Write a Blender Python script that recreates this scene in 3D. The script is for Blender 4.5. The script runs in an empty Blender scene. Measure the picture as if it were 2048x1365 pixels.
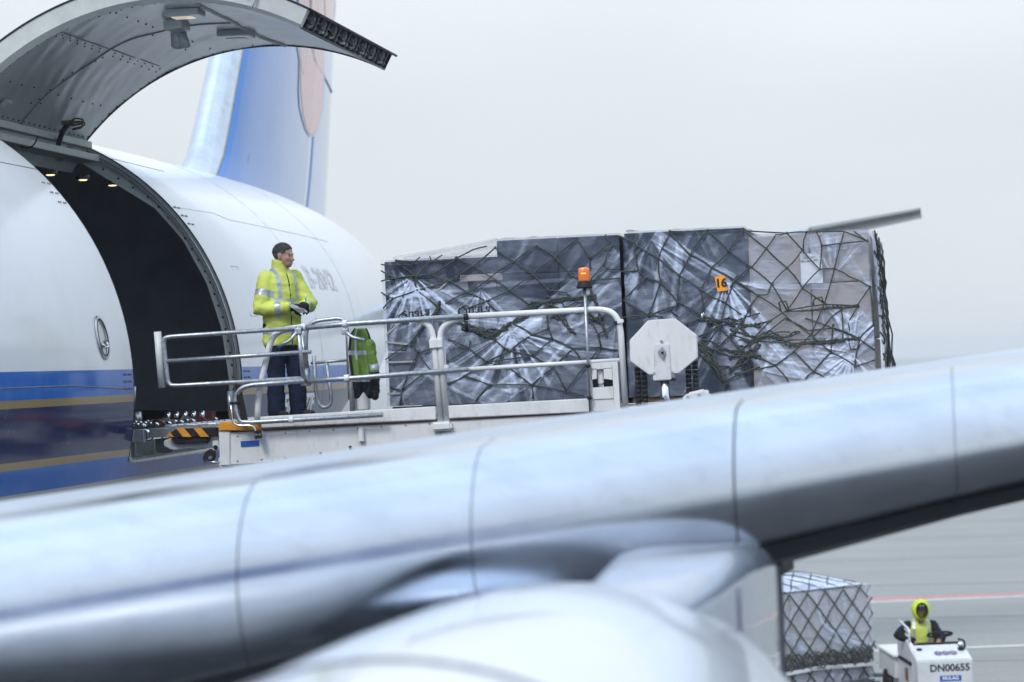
import bpy, bmesh, math, random
import numpy as np
from mathutils import Vector, Matrix, noise as mnoise
rad = math.radians
S = bpy.context.scene
COL = S.collection
random.seed(7)
RNG = np.random.default_rng(7)

# ------------------------------------------------------------------ camera
CAM = np.array([11.06, 0.0, 5.67]); LENS = 85.0; FPX = LENS / 36 * 2048
YAW, PITCH, ROLL = rad(10.175), rad(.6656), rad(2.3)
FW = np.array([-math.sin(YAW) * math.cos(PITCH), math.cos(YAW) * math.cos(PITCH), math.sin(PITCH)])
RT = np.array([math.cos(YAW), math.sin(YAW), 0.0]); UP = np.cross(RT, FW)
RT, UP = RT * math.cos(ROLL) - UP * math.sin(ROLL), UP * math.cos(ROLL) + RT * math.sin(ROLL)
cd = bpy.data.cameras.new('camera'); cam = bpy.data.objects.new('camera', cd); COL.objects.link(cam)
cd.lens = LENS; cd.sensor_width = 36; cd.clip_start = .5; cd.clip_end = 6000
m = Matrix([[RT[0], UP[0], -FW[0], CAM[0]], [RT[1], UP[1], -FW[1], CAM[1]], [RT[2], UP[2], -FW[2], CAM[2]], [0, 0, 0, 1]])
cam.matrix_world = m
cd.dof.use_dof = True; cd.dof.focus_distance = 24.2; cd.dof.aperture_fstop = 1.5
S.camera = cam

# ------------------------------------------------------------------ sky, sun, exposure
W = bpy.data.worlds.new('World'); S.world = W; W.use_nodes = True
nt = W.node_tree; nt.nodes.clear()
SUN_EL, SUN_AZ = rad(48), rad(200)           # azimuth measured from +Y towards +X
out = nt.nodes.new('ShaderNodeOutputWorld'); bg = nt.nodes.new('ShaderNodeBackground')
sky = nt.nodes.new('ShaderNodeTexSky'); sky.sky_type = 'NISHITA'; sky.sun_disc = False
sky.sun_elevation = SUN_EL; sky.sun_rotation = SUN_AZ; sky.dust_density = 3.0; sky.air_density = 1.0
tc = nt.nodes.new('ShaderNodeTexCoord')
mp = nt.nodes.new('ShaderNodeMapping'); mp.inputs['Scale'].default_value = (1.0, 1.0, 3.0)
nz = nt.nodes.new('ShaderNodeTexNoise'); nz.inputs['Scale'].default_value = 1.7; nz.inputs['Detail'].default_value = 3
rmp = nt.nodes.new('ShaderNodeValToRGB')
rmp.color_ramp.elements[0].position = .32; rmp.color_ramp.elements[0].color = (5.75, 6.35, 6.85, 1)
rmp.color_ramp.elements[1].position = .72; rmp.color_ramp.elements[1].color = (7.85, 8.25, 8.5, 1)
sep = nt.nodes.new('ShaderNodeSeparateXYZ')
zr = nt.nodes.new('ShaderNodeMapRange')      # an overcast sky is brighter overhead than at the horizon
zr.inputs['From Min'].default_value = 0.12; zr.inputs['From Max'].default_value = 1; zr.inputs['To Min'].default_value = 0; zr.inputs['To Max'].default_value = 1
zc_ = nt.nodes.new('ShaderNodeMix'); zc_.data_type = 'RGBA'; zc_.inputs[6].default_value = (1, 1, 1, 1); zc_.inputs[7].default_value = (1.75, 1.96, 2.25, 1)
mul = nt.nodes.new('ShaderNodeMix'); mul.data_type = 'RGBA'; mul.blend_type = 'MULTIPLY'; mul.inputs[0].default_value = 1
mix = nt.nodes.new('ShaderNodeMix'); mix.data_type = 'RGBA'; mix.inputs[0].default_value = .80
L = nt.links.new
L(tc.outputs['Generated'], mp.inputs[0]); L(mp.outputs[0], nz.inputs[0]); L(nz.outputs[0], rmp.inputs[0])
L(tc.outputs['Generated'], sep.inputs[0]); L(sep.outputs[2], zr.inputs[0])
L(rmp.outputs[0], mul.inputs[6]); L(zr.outputs[0], zc_.inputs[0]); L(zc_.outputs[2], mul.inputs[7])
fr = nt.nodes.new('ShaderNodeMapRange'); fr.inputs['From Min'].default_value = .05; fr.inputs['From Max'].default_value = .9; fr.inputs['To Min'].default_value = .93; fr.inputs['To Max'].default_value = .80
L(sep.outputs[2], fr.inputs[0]); L(fr.outputs[0], mix.inputs[0])
L(sky.outputs[0], mix.inputs[6]); L(mul.outputs[2], mix.inputs[7])
L(mix.outputs[2], bg.inputs[0]); bg.inputs[1].default_value = .1; L(bg.outputs[0], out.inputs[0])
sl = bpy.data.lights.new('sun', 'SUN'); sl.energy = 1.5; sl.angle = rad(14); sl.color = (1, .97, .92)
so = bpy.data.objects.new('sun', sl); COL.objects.link(so)
sd = Vector((math.sin(SUN_AZ) * math.cos(SUN_EL), math.cos(SUN_AZ) * math.cos(SUN_EL), math.sin(SUN_EL)))
so.rotation_euler = (-sd).to_track_quat('-Z', 'Y').to_euler(); so.location = (0, -20, 60)
S.view_settings.view_transform = 'Standard'; S.view_settings.look = 'None'
S.view_settings.exposure = 0.22; S.view_settings.gamma = 1; S.view_settings.use_curve_mapping = False
S.render.engine = 'CYCLES'; S.cycles.use_denoising = True
S.cycles.max_bounces = 8; S.cycles.volume_bounces = 2; S.cycles.transparent_max_bounces = 16; S.cycles.caustics_reflective = False; S.cycles.caustics_refractive = False

# ------------------------------------------------------------------ helpers
def ray(u, v): return FW + RT * (u - 1024) / FPX - UP * (v - 682.5) / FPX
def atY(u, v, Y): d = ray(u, v); return Vector(CAM + d * (Y - CAM[1]) / d[1])
def atX(u, v, X): d = ray(u, v); return Vector(CAM + d * (X - CAM[0]) / d[0])
def atZ(u, v, Z): d = ray(u, v); return Vector(CAM + d * (Z - CAM[2]) / d[2])
MATS = {}
def mat(name, col, rough=.5, metal=0.0, var=.12, scale=6.0, bump=0.0, bscale=40.0, coat=0.0, spec=.5, dirt=0.0, dirtcol=(.12, .1, .08), stretch=(1, 1, 1), emit=None, estr=1.0, rvar=.08):
    """procedural principled material with noise-driven colour, roughness, dirt and fine relief"""
    if name in MATS: return MATS[name]
    M = bpy.data.materials.new(name); M.use_nodes = True; t = M.node_tree; N = t.nodes; K = t.links.new
    b = N['Principled BSDF']; b.inputs['Metallic'].default_value = metal
    b.inputs['Coat Weight'].default_value = coat; b.inputs['Coat Roughness'].default_value = .04
    b.inputs['Specular IOR Level'].default_value = spec
    co = N.new('ShaderNodeTexCoord'); ma = N.new('ShaderNodeMapping'); ma.inputs['Scale'].default_value = stretch
    K(co.outputs['Object'], ma.inputs[0])
    n1 = N.new('ShaderNodeTexNoise'); n1.inputs['Scale'].default_value = scale; n1.inputs['Detail'].default_value = 5; K(ma.outputs[0], n1.inputs[0])
    r = N.new('ShaderNodeValToRGB'); r.color_ramp.elements[0].position = .3; r.color_ramp.elements[1].position = .7
    r.color_ramp.elements[0].color = tuple(c * (1 - var) for c in col) + (1,); r.color_ramp.elements[1].color = tuple(min(1, c * (1 + var)) for c in col) + (1,)
    K(n1.outputs[0], r.inputs[0]); last = r.outputs[0]
    if dirt:
        n2 = N.new('ShaderNodeTexNoise'); n2.inputs['Scale'].default_value = scale * 2.7; n2.inputs['Detail'].default_value = 8; n2.inputs['Roughness'].default_value = .65; K(ma.outputs[0], n2.inputs[0])
        r2 = N.new('ShaderNodeMapRange'); r2.inputs['From Min'].default_value = .52; r2.inputs['From Max'].default_value = .78; r2.inputs['To Max'].default_value = dirt; K(n2.outputs[0], r2.inputs[0])
        mx = N.new('ShaderNodeMix'); mx.data_type = 'RGBA'; mx.inputs[7].default_value = tuple(dirtcol) + (1,)
        K(r2.outputs[0], mx.inputs[0]); K(last, mx.inputs[6]); last = mx.outputs[2]
    K(last, b.inputs['Base Color'])
    rr = N.new('ShaderNodeMapRange'); rr.inputs['To Min'].default_value = max(.02, rough - rvar); rr.inputs['To Max'].default_value = min(1, rough + rvar); K(n1.outputs[0], rr.inputs[0]); K(rr.outputs[0], b.inputs['Roughness'])
    if bump:
        n3 = N.new('ShaderNodeTexNoise'); n3.inputs['Scale'].default_value = bscale; n3.inputs['Detail'].default_value = 4; K(ma.outputs[0], n3.inputs[0])
        bp = N.new('ShaderNodeBump'); bp.inputs['Strength'].default_value = bump; bp.inputs['Distance'].default_value = .02; K(n3.outputs[0], bp.inputs['Height']); K(bp.outputs[0], b.inputs['Normal'])
    if emit:
        b.inputs['Emission Color'].default_value = tuple(emit) + (1,); b.inputs['Emission Strength'].default_value = estr
    MATS[name] = M; return M

def link(name, me, mats, parent=None, smooth=False):
    o = bpy.data.objects.new(name, me); COL.objects.link(o)
    if not isinstance(mats, (list, tuple)): mats = [mats]
    for x in mats: me.materials.append(x)
    if smooth:
        for p in me.polygons: p.use_smooth = True
    if parent is not None:
        o.parent = parent; o.matrix_parent_inverse = parent.matrix_world.inverted()
    return o
def obj(name, bm, mats, parent=None, smooth=False, fix=True):
    if fix: bmesh.ops.recalc_face_normals(bm, faces=bm.faces)
    me = bpy.data.meshes.new(name); bm.to_mesh(me); bm.free()
    return link(name, me, mats, parent, smooth)
def raw(name, vs, fs, mats, parent=None, smooth=False):
    me = bpy.data.meshes.new(name); me.from_pydata([tuple(v) for v in vs], [], fs); me.validate(); me.update()
    return link(name, me, mats, parent, smooth)
def tag(o, label=None, cat=None, group=None, kind=None):
    if label: o['label'] = label
    if cat: o['category'] = cat
    if group: o['group'] = group
    if kind: o['kind'] = kind
    return o
def thing(name, loc, label, cat, group=None):
    o = bpy.data.objects.new(name, None); COL.objects.link(o); o.location = loc; o.empty_display_size = .2
    o.matrix_world = Matrix.Translation(loc)
    return tag(o, label, cat, group)
def box(bm, lo, hi, M=None, bev=0.0, mi=0):
    c = [(lo[i] + hi[i]) / 2 for i in range(3)]; s = [abs(hi[i] - lo[i]) for i in range(3)]
    r = bmesh.ops.create_cube(bm, size=1); vs = r['verts']
    for v in vs: v.co = Vector((v.co.x * s[0] + c[0], v.co.y * s[1] + c[1], v.co.z * s[2] + c[2]))
    fs = set(f for v in vs for f in v.link_faces)
    for f in fs: f.material_index = mi
    if bev:
        es = list(set(e for v in vs for e in v.link_edges))
        rb = bmesh.ops.bevel(bm, geom=es, offset=min(bev, min(s) * .45), segments=2, affect='EDGES', profile=.6)
        vs = list(set(v for f in rb['faces'] for v in f.verts) | set(v for v in vs if v.is_valid))
        for f in set(f for v in vs for f in v.link_faces): f.material_index = mi
    if M is not None:
        for v in vs: v.co = M @ v.co
    return vs
def bxo(name, lo, hi, m_, parent=None, bev=.006, M=None):
    bm = bmesh.new(); box(bm, lo, hi, M, bev); return obj(name, bm, m_, parent)
def fillet(pts, r, n=5):
    """round the corners of a polyline"""
    pts = [Vector(p) for p in pts]; res = [pts[0]]
    for i in range(1, len(pts) - 1):
        a, b, c = pts[i - 1], pts[i], pts[i + 1]
        d1 = min(r, (a - b).length * .45); d2 = min(r, (c - b).length * .45)
        p = b + (a - b).normalized() * d1; q = b + (c - b).normalized() * d2
        for k in range(n + 1):
            t = k / n; res.append(p * (1 - t) ** 2 + b * 2 * t * (1 - t) + q * t * t)
    res.append(pts[-1]); return res
def tube(bm, pts, r, n=8, caps=True, mi=0, r2=None):
    pts = [Vector(p) for p in pts]
    if len(pts) < 2: return
    rings = []; nrm = None
    for i, p in enumerate(pts):
        t = (pts[min(i + 1, len(pts) - 1)] - pts[max(i - 1, 0)])
        if t.length < 1e-9: t = Vector((0, 0, 1))
        t.normalize()
        if nrm is None:
            nrm = t.cross(Vector((0, 0, 1)) if abs(t.z) < .9 else Vector((1, 0, 0))).normalized()
        else:
            nrm = (nrm - t * nrm.dot(t))
            if nrm.length < 1e-6: nrm = t.orthogonal()
            nrm.normalize()
        bn = t.cross(nrm); rr = r if r2 is None else r + (r2 - r) * i / (len(pts) - 1)
        rings.append([bm.verts.new(p + (nrm * math.cos(2 * math.pi * k / n) + bn * math.sin(2 * math.pi * k / n)) * rr) for k in range(n)])
    for a, b in zip(rings, rings[1:]):
        for k in range(n):
            f = bm.faces.new((a[k], a[(k + 1) % n], b[(k + 1) % n], b[k])); f.material_index = mi; f.smooth = True
    if caps:
        for rg in (rings[0][::-1], rings[-1]):
            f = bm.faces.new(rg); f.material_index = mi
def pipe(name, pts, r, m_, parent, rc=0.0, n=8):
    bm = bmesh.new(); tube(bm, fillet(pts, rc) if rc else pts, r, n); return obj(name, bm, m_, parent)
def prism(bm, poly, d, mi=0):
    """closed polygon (3d points) extruded by vector d"""
    a = [bm.verts.new(Vector(p)) for p in poly]; b = [bm.verts.new(Vector(p) + Vector(d)) for p in poly]; n = len(a)
    fs = [bm.faces.new(a), bm.faces.new(b[::-1])]
    for i in range(n): fs.append(bm.faces.new((a[i], b[i], b[(i + 1) % n], a[(i + 1) % n])))
    for f in fs: f.material_index = mi
def pri(name, poly, d, m_, parent, bev=0.0):
    bm = bmesh.new(); prism(bm, poly, d)
    if bev: bmesh.ops.bevel(bm, geom=list(bm.edges), offset=bev, segments=2, affect='EDGES')
    return obj(name, bm, m_, parent)
def disc(name, c, ax, r, d, m_, parent, n=20):
    bm = bmesh.new(); ax = Vector(ax).normalized(); tube(bm, [Vector(c) - ax * d / 2, Vector(c) + ax * d / 2], r, n); return obj(name, bm, m_, parent)
def loft(bm, rings, caps=True, mi=0, smooth=True):
    R_ = [[bm.verts.new(Vector(p)) for p in rg] for rg in rings]; n = len(R_[0])
    for a, b in zip(R_, R_[1:]):
        for k in range(n):
            f = bm.faces.new((a[k], a[(k + 1) % n], b[(k + 1) % n], b[k])); f.smooth = smooth; f.material_index = mi
    if caps:
        bm.faces.new(R_[0][::-1]).material_index = mi; bm.faces.new(R_[-1]).material_index = mi
def text_mesh(body, size=1.0, shear=0.0, bold=0.0, extr=0.0, space=1.0):
    c = bpy.data.curves.new('t', 'FONT'); c.body = body; c.size = size; c.shear = shear; c.offset = bold; c.extrude = extr; c.align_x = 'CENTER'; c.align_y = 'CENTER'; c.resolution_u = 3; c.space_character = space
    o = bpy.data.objects.new('t', c); COL.objects.link(o)
    bpy.context.view_layer.update()
    me = bpy.data.meshes.new_from_object(o.evaluated_get(bpy.context.evaluated_depsgraph_get()))
    bpy.data.objects.remove(o); bpy.data.curves.remove(c); return me
def text_on(name, body, size, fn, m_, parent, **k):
    me = text_mesh(body, size, **k); me.materials.clear()
    for v in me.vertices: v.co = fn(v.co.x, v.co.y, v.co.z)
    me.update(); return link(name, me, m_, parent)
def blob(name, bm, voxel, m_, parent, smooth=6, disp=None):
    """fuse closed pieces into one continuous surface"""
    me = bpy.data.meshes.new(name); bm.to_mesh(me); bm.free()
    o = bpy.data.objects.new('tmp', me); COL.objects.link(o)
    md = o.modifiers.new('r', 'REMESH'); md.mode = 'VOXEL'; md.voxel_size = voxel
    ms = o.modifiers.new('s', 'SMOOTH'); ms.factor = .5; ms.iterations = smooth
    bpy.context.view_layer.update()
    out_ = bpy.data.meshes.new_from_object(o.evaluated_get(bpy.context.evaluated_depsgraph_get()))
    bpy.data.objects.remove(o)
    out_.name = name
    if disp:
        ns = [Vector(v.normal) for v in out_.vertices]
        for v, n_ in zip(out_.vertices, ns): v.co += n_ * disp(v.co)
        out_.update()
    out_.materials.clear()
    return link(name, out_, m_, parent, True)
def ell(bm, c, r, M=None, seg=20, rings=12):
    c = Vector(c); vs = []
    def put(x, y, z):
        p = Vector((x * r[0], y * r[1], z * r[2])); v = bm.verts.new((M @ p if M is not None else p) + c); vs.append(v); return v
    rows = [[put(0, 0, 1)]] + [[put(math.sin(math.pi * j / rings) * math.cos(2 * math.pi * k / seg), math.sin(math.pi * j / rings) * math.sin(2 * math.pi * k / seg), math.cos(math.pi * j / rings)) for k in range(seg)] for j in range(1, rings)] + [[put(0, 0, -1)]]
    for k in range(seg):
        k2 = (k + 1) % seg; fs = [(rows[0][0], rows[1][k], rows[1][k2]), (rows[-1][0], rows[-2][k2], rows[-2][k])] + [(rows[j][k], rows[j + 1][k], rows[j + 1][k2], rows[j][k2]) for j in range(1, rings - 1)]
        for f in fs: bm.faces.new(f).smooth = True
    return vs
def limb(bm, pts, rs, n=14):
    """tapered limb through joints"""
    P = [Vector(p) for p in pts]; fine = []; rf = []
    for i in range(len(P) - 1):
        for k in range(6):
            t = k / 6; fine.append(P[i].lerp(P[i + 1], t)); rf.append(rs[i] + (rs[i + 1] - rs[i]) * t)
    fine.append(P[-1]); rf.append(rs[-1])
    nrm = None; rings = []
    for i, p in enumerate(fine):
        t = (fine[min(i + 1, len(fine) - 1)] - fine[max(0, i - 1)]).normalized()
        nrm = t.orthogonal().normalized() if nrm is None else (nrm - t * nrm.dot(t)).normalized()
        b = t.cross(nrm)
        rings.append([p + (nrm * math.cos(2 * math.pi * k / n) + b * math.sin(2 * math.pi * k / n)) * rf[i] for k in range(n)])
    loft(bm, rings)
    ell(bm, fine[0], (rs[0],) * 3); ell(bm, fine[-1], (rs[-1],) * 3)

# ------------------------------------------------------------------ materials
M_white = mat('white_paint', (.80, .81, .83), .22, var=.03, scale=2, coat=.6, dirt=.10, dirtcol=(.45, .44, .42))
M_load = mat('loader_white_paint', (.74, .75, .76), .42, var=.05, scale=3.5, dirt=.42, dirtcol=(.30, .27, .23), bump=.05, stretch=(1.6, 1.6, .55))
M_galv = mat('galvanised_steel', (.42, .45, .49), .42, metal=.75, var=.25, scale=30, dirt=.35, dirtcol=(.22, .23, .25), bump=.1, bscale=80)
M_chrome = mat('polished_steel', (.78, .80, .84), .14, metal=1, var=.06, scale=5)
M_slat = mat('bare_aluminium_slat', (.64, .69, .77), .20, metal=1, var=.07, scale=1.6, dirt=.35, dirtcol=(.42, .43, .46), stretch=(.3, 2.5, 2.5), rvar=.10)
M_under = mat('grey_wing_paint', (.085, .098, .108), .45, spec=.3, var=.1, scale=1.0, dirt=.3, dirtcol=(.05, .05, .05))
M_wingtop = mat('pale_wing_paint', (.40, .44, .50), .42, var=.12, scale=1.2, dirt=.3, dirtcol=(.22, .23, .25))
M_dark = mat('dark_steel', (.035, .037, .04), .5, metal=.3, var=.3, scale=20, bump=.15)
M_black = mat('black_rubber', (.018, .018, .02), .55, spec=.2, var=.3, scale=15, bump=.1)
M_liner = mat('dark_cabin_lining', (.42, .47, .53), .7, var=.15, scale=2)
M_frame = mat('primer_grey_frame', (.34, .39, .38), .5, var=.12, scale=4, dirt=.45, dirtcol=(.16, .16, .14), bump=.08)
M_doorlin = mat('door_lining_grey', (.33, .37, .38), .36, var=.07, scale=2, dirt=.15, dirtcol=(.2, .2, .19))
M_tape = mat('grey_tape', (.30, .33, .34), .5, var=.2, scale=12)
M_orange = mat('orange_paint', (.72, .30, .02), .45, var=.12, scale=8, dirt=.4, dirtcol=(.25, .12, .04))
M_yellow = mat('hi_vis_yellow', (.58, .66, .12), .7, var=.10, scale=6, bump=.25, bscale=30)
M_hood = mat('hi_vis_hood', (.56, .70, .05), .75, var=.08, scale=8)
M_vest = mat('hi_vis_green_jacket', (.115, .20, .03), .75, var=.2, scale=8, bump=.3, bscale=30)
M_reflect = mat('reflective_tape', (.42, .46, .50), .35, metal=.35, var=.12, scale=25)
M_navy = mat('navy_trousers', (.009, .015, .040), .8, spec=.2, var=.3, scale=9, bump=.3, bscale=40)
M_blackcloth = mat('black_cloth', (.014, .016, .020), .85, spec=.2, var=.3, scale=12, bump=.3)
M_skin = mat('skin', (.40, .23, .17), .5, var=.14, scale=14)
M_hair = mat('dark_grey_hair', (.030, .028, .029), .65, var=.6, scale=90, bump=.6, bscale=220)
M_carton = mat('charcoal_carton', (.009, .020, .044), .55, spec=.2, var=.25, scale=3, bump=.12, bscale=25)
M_tan = mat('tan_carton', (.37, .335, .325), .75, var=.10, scale=3, bump=.1)
M_tanw = mat('pale_wrapped_carton', (.60, .57, .57), .5, var=.10, scale=3, bump=.1)
M_rope = mat('olive_net_rope', (.055, .065, .058), .75, var=.4, scale=40, bump=.5, bscale=150)
M_strap = mat('grey_webbing', (.36, .38, .38), .6, var=.2, scale=30)
M_paper = mat('white_paper', (.75, .77, .82), .6, var=.04)
M_tagor = mat('orange_card', (.95, .36, .02), .5, var=.04)
M_ink = mat('black_ink', (.012, .012, .014), .6, var=.1)
M_wood = mat('pallet_wood', (.36, .25, .15), .75, var=.25, scale=10, stretch=(1, 6, 6))
M_alu = mat('dull_aluminium', (.55, .57, .60), .35, metal=.9, var=.15, scale=12, dirt=.3, dirtcol=(.2, .2, .2))
M_blue = mat('blue_plate', (.02, .10, .42), .4, var=.08)
M_red = mat('dark_red_latch', (.10, .02, .02), .5, var=.2)
M_glass = mat('dark_window_glass', (.30, .34, .36), .06, var=.2, scale=3, coat=1)
M_gold = mat('gold_ring', (.55, .36, .10), .45, var=.1)
M_tug = mat('tug_white_paint', (.66, .69, .72), .35, var=.06, scale=3, coat=.2, dirt=.3, dirtcol=(.35, .34, .32))
M_lamp = mat('warm_cabin_lamp', (.9, .8, .6), .5, emit=(1, .72, .42), estr=1.6)
M_petal = mat('emblem_red', (.55, .20, .20), .25, var=.06, coat=.8)
M_seam = mat('seam_sealant', (.20, .20, .24), .6, var=.2)
M_regi = mat('pale_grey_lettering', (.50, .50, .54), .3, var=.03, coat=.5)

def film_mat():
    M = bpy.data.materials.new('stretch_film'); M.use_nodes = True; t = M.node_tree; N = t.nodes; K = t.links.new
    b = N['Principled BSDF']; b.inputs['Base Color'].default_value = (.60, .68, .86, 1); b.inputs['Specular IOR Level'].default_value = .45
    at = N.new('ShaderNodeAttribute'); at.attribute_name = 'film'
    co = N.new('ShaderNodeTexCoord'); mp_ = N.new('ShaderNodeMapping'); mp_.inputs['Scale'].default_value = (1.2, 1.2, 3.5); K(co.outputs['Object'], mp_.inputs[0])
    n = N.new('ShaderNodeTexNoise'); n.inputs['Scale'].default_value = 4; n.inputs['Detail'].default_value = 6; n.inputs['Distortion'].default_value = 1.2; K(mp_.outputs[0], n.inputs[0])
    r = N.new('ShaderNodeMapRange'); r.inputs['From Min'].default_value = .35; r.inputs['From Max'].default_value = .7; r.inputs['To Min'].default_value = .7; r.inputs['To Max'].default_value = 1.35; K(n.outputs[0], r.inputs[0])
    mu = N.new('ShaderNodeMath'); mu.operation = 'MULTIPLY'; mu.use_clamp = True; K(at.outputs['Fac'], mu.inputs[0]); K(r.outputs[0], mu.inputs[1]); K(mu.outputs[0], b.inputs['Alpha'])
    rr = N.new('ShaderNodeMapRange'); rr.inputs['To Min'].default_value = .2; rr.inputs['To Max'].default_value = .44; K(n.outputs[0], rr.inputs[0]); K(rr.outputs[0], b.inputs['Roughness'])
    bp = N.new('ShaderNodeBump'); bp.inputs['Strength'].default_value = .5; bp.inputs['Distance'].default_value = .012; K(n.outputs[0], bp.inputs['Height']); K(bp.outputs[0], b.inputs['Normal'])
    return M
M_film = film_mat()

def livery_mat():
    """fuselage paint: cheat-line stripes by height, ending in a slanted edge towards the tail"""
    M = bpy.data.materials.new('fuselage_livery'); M.use_nodes = True; t = M.node_tree; N = t.nodes; K = t.links.new
    b = N['Principled BSDF']; b.inputs['Roughness'].default_value = .16; b.inputs['Specular IOR Level'].default_value = .25; b.inputs['Coat Weight'].default_value = .10; b.inputs['Coat Roughness'].default_value = .03
    co = N.new('ShaderNodeTexCoord'); s = N.new('ShaderNodeSeparateXYZ'); K(co.outputs['Object'], s.inputs[0])
    mr = N.new('ShaderNodeMapRange'); mr.inputs['From Min'].default_value = 4.0; mr.inputs['From Max'].default_value = 6.0; K(s.outputs[2], mr.inputs[0])
    r = N.new('ShaderNodeValToRGB'); r.color_ramp.interpolation = 'CONSTANT'; e = r.color_ramp.elements
    white = (.80, .815, .84, 1); blue = (.004, .125, .50, 1); gold = (.30, .21, .085, 1); navy = (.006, .014, .085, 1); grey = (.42, .44, .46, 1)
    def pos(z): return (z - 4) / 2
    e[0].position = 0; e[0].color = grey; e[1].position = pos(4.735); e[1].color = blue
    for z, c in ((4.955, gold), (5.03, navy), (5.50, gold), (5.57, blue), (5.815, white)):
        k = e.new(pos(z)); k.color = c
    K(mr.outputs[0], r.inputs[0])
    # slanted aft end of the stripes
    ad = N.new('ShaderNodeMath'); ad.operation = 'MULTIPLY_ADD'; ad.inputs[1].default_value = -2.6; K(s.outputs[2], ad.inputs[0]); K(s.outputs[1], ad.inputs[2])
    gt = N.new('ShaderNodeMath'); gt.operation = 'GREATER_THAN'; gt.inputs[1].default_value = STRIPE_END; K(ad.outputs[0], gt.inputs[0])
    mx = N.new('ShaderNodeMix'); mx.data_type = 'RGBA'; mx.inputs[7].default_value = white; K(gt.outputs[0], mx.inputs[0]); K(r.outputs[0], mx.inputs[6])
    n = N.new('ShaderNodeTexNoise'); n.inputs['Scale'].default_value = 1.3; n.inputs['Detail'].default_value = 7; n.inputs['Roughness'].default_value = .7; K(co.outputs['Object'], n.inputs[0])
    dr = N.new('ShaderNodeMapRange'); dr.inputs['From Min'].default_value = .5; dr.inputs['From Max'].default_value = .85; dr.inputs['To Max'].default_value = .18; K(n.outputs[0], dr.inputs[0])
    m2 = N.new('ShaderNodeMix'); m2.data_type = 'RGBA'; m2.inputs[7].default_value = (.38, .38, .38, 1); K(dr.outputs[0], m2.inputs[0]); K(mx.outputs[2], m2.inputs[6])
    K(m2.outputs[2], b.inputs['Base Color'])
    nb = N.new('ShaderNodeTexNoise'); nb.inputs['Scale'].default_value = 2.2; nb.inputs['Detail'].default_value = 1; K(co.outputs['Object'], nb.inputs[0])
    bp = N.new('ShaderNodeBump'); bp.inputs['Strength'].default_value = .10; bp.inputs['Distance'].default_value = .02; K(nb.outputs[0], bp.inputs['Height']); K(bp.outputs[0], b.inputs['Normal']); K(bp.outputs[0], b.inputs['Coat Normal'])
    return M
STRIPE_END = 33.6 - 2.6 * 5.7
M_livery = livery_mat()
M_finblue = mat('fin_blue_paint', (.008, .17, .54), .10, spec=.5, var=.05, scale=1.2, coat=1.0, dirt=.12, dirtcol=(.2, .25, .35), stretch=(1, 1, .4))

def ground_mat():
    M = bpy.data.materials.new('apron_concrete'); M.use_nodes = True; t = M.node_tree; N = t.nodes; K = t.links.new
    b = N['Principled BSDF']
    co = N.new('ShaderNodeTexCoord'); ma = N.new('ShaderNodeMapping'); ma.inputs['Scale'].default_value = (.10, .45, 1); K(co.outputs['Object'], ma.inputs[0])
    n = N.new('ShaderNodeTexNoise'); n.inputs['Scale'].default_value = 1.0; n.inputs['Detail'].default_value = 7; n.inputs['Roughness'].default_value = .6; K(ma.outputs[0], n.inputs[0])
    r = N.new('ShaderNodeValToRGB'); r.color_ramp.elements[0].position = .3; r.color_ramp.elements[1].position = .72
    r.color_ramp.elements[0].color = (.215, .22, .212, 1); r.color_ramp.elements[1].color = (.275, .28, .272, 1); K(n.outputs[0], r.inputs[0])
    n2 = N.new('ShaderNodeTexNoise'); n2.inputs['Scale'].default_value = 9; n2.inputs['Detail'].default_value = 5; K(co.outputs['Object'], n2.inputs[0])
    m2 = N.new('ShaderNodeMix'); m2.data_type = 'RGBA'; m2.blend_type = 'OVERLAY'; m2.inputs[0].default_value = .25; K(r.outputs[0], m2.inputs[6]); K(n2.outputs[0], m2.inputs[7])
    K(m2.outputs[2], b.inputs['Base Color']); b.inputs['Roughness'].default_value = .62
    bp = N.new('ShaderNodeBump'); bp.inputs['Strength'].default_value = .2; bp.inputs['Distance'].default_value = .01; K(n2.outputs[0], bp.inputs['Height']); K(bp.outputs[0], b.inputs['Normal'])
    return M
M_apron = ground_mat()
M_joint = mat('apron_joint', (.13, .13, .125), .8, var=.3, scale=.8)
M_linew = mat('worn_white_line', (.62, .63, .62), .6, var=.12, scale=2, dirt=.4, dirtcol=(.3, .3, .3))
M_liner_red = mat('worn_red_line', (.50, .20, .21), .6, var=.15, scale=2, dirt=.4, dirtcol=(.3, .28, .28))

# ================================================================== SETTING
def sheet(name, x0, x1, y0, y1, z, m_):
    bm = bmesh.new(); vs = [bm.verts.new(p) for p in ((x0, y0, z), (x1, y0, z), (x1, y1, z), (x0, y1, z))]; bm.faces.new(vs)
    return obj(name, bm, m_)
tag(sheet('ground', -3000, 3000, -3000, 3000, 0, M_apron), kind='structure')
bm = bmesh.new()
for y in np.arange(-30, 140, 7.5):
    box(bm, (-60, y - .02, .001), (80, y + .02, .004))
tag(obj('apron_joints', bm, M_joint), kind='structure')
for nm, y, w, m_ in (('painted_line', 56.2, .30, M_linew), ('painted_line', 56.75, .55, M_liner_red), ('painted_line', 46.85, .22, M_linew)):
    bm = bmesh.new(); vs = [bm.verts.new((x, y + dy + .15 * (x - 10), .008)) for x, dy in ((-20, -w / 2), (60, -w / 2), (60, w / 2), (-20, w / 2))]; bm.faces.new(vs)
    tag(obj(nm, bm, m_), kind='structure')

tag(sheet('unseen_dark_ground', -60, 70, -8, 33, .012, mat('dark_ground_for_reflection', (.045, .047, .05), .75, var=.25, scale=.5, bump=.2)), kind='structure')  # unseen dark sheet, added to darken what the wing and belly reflect

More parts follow.
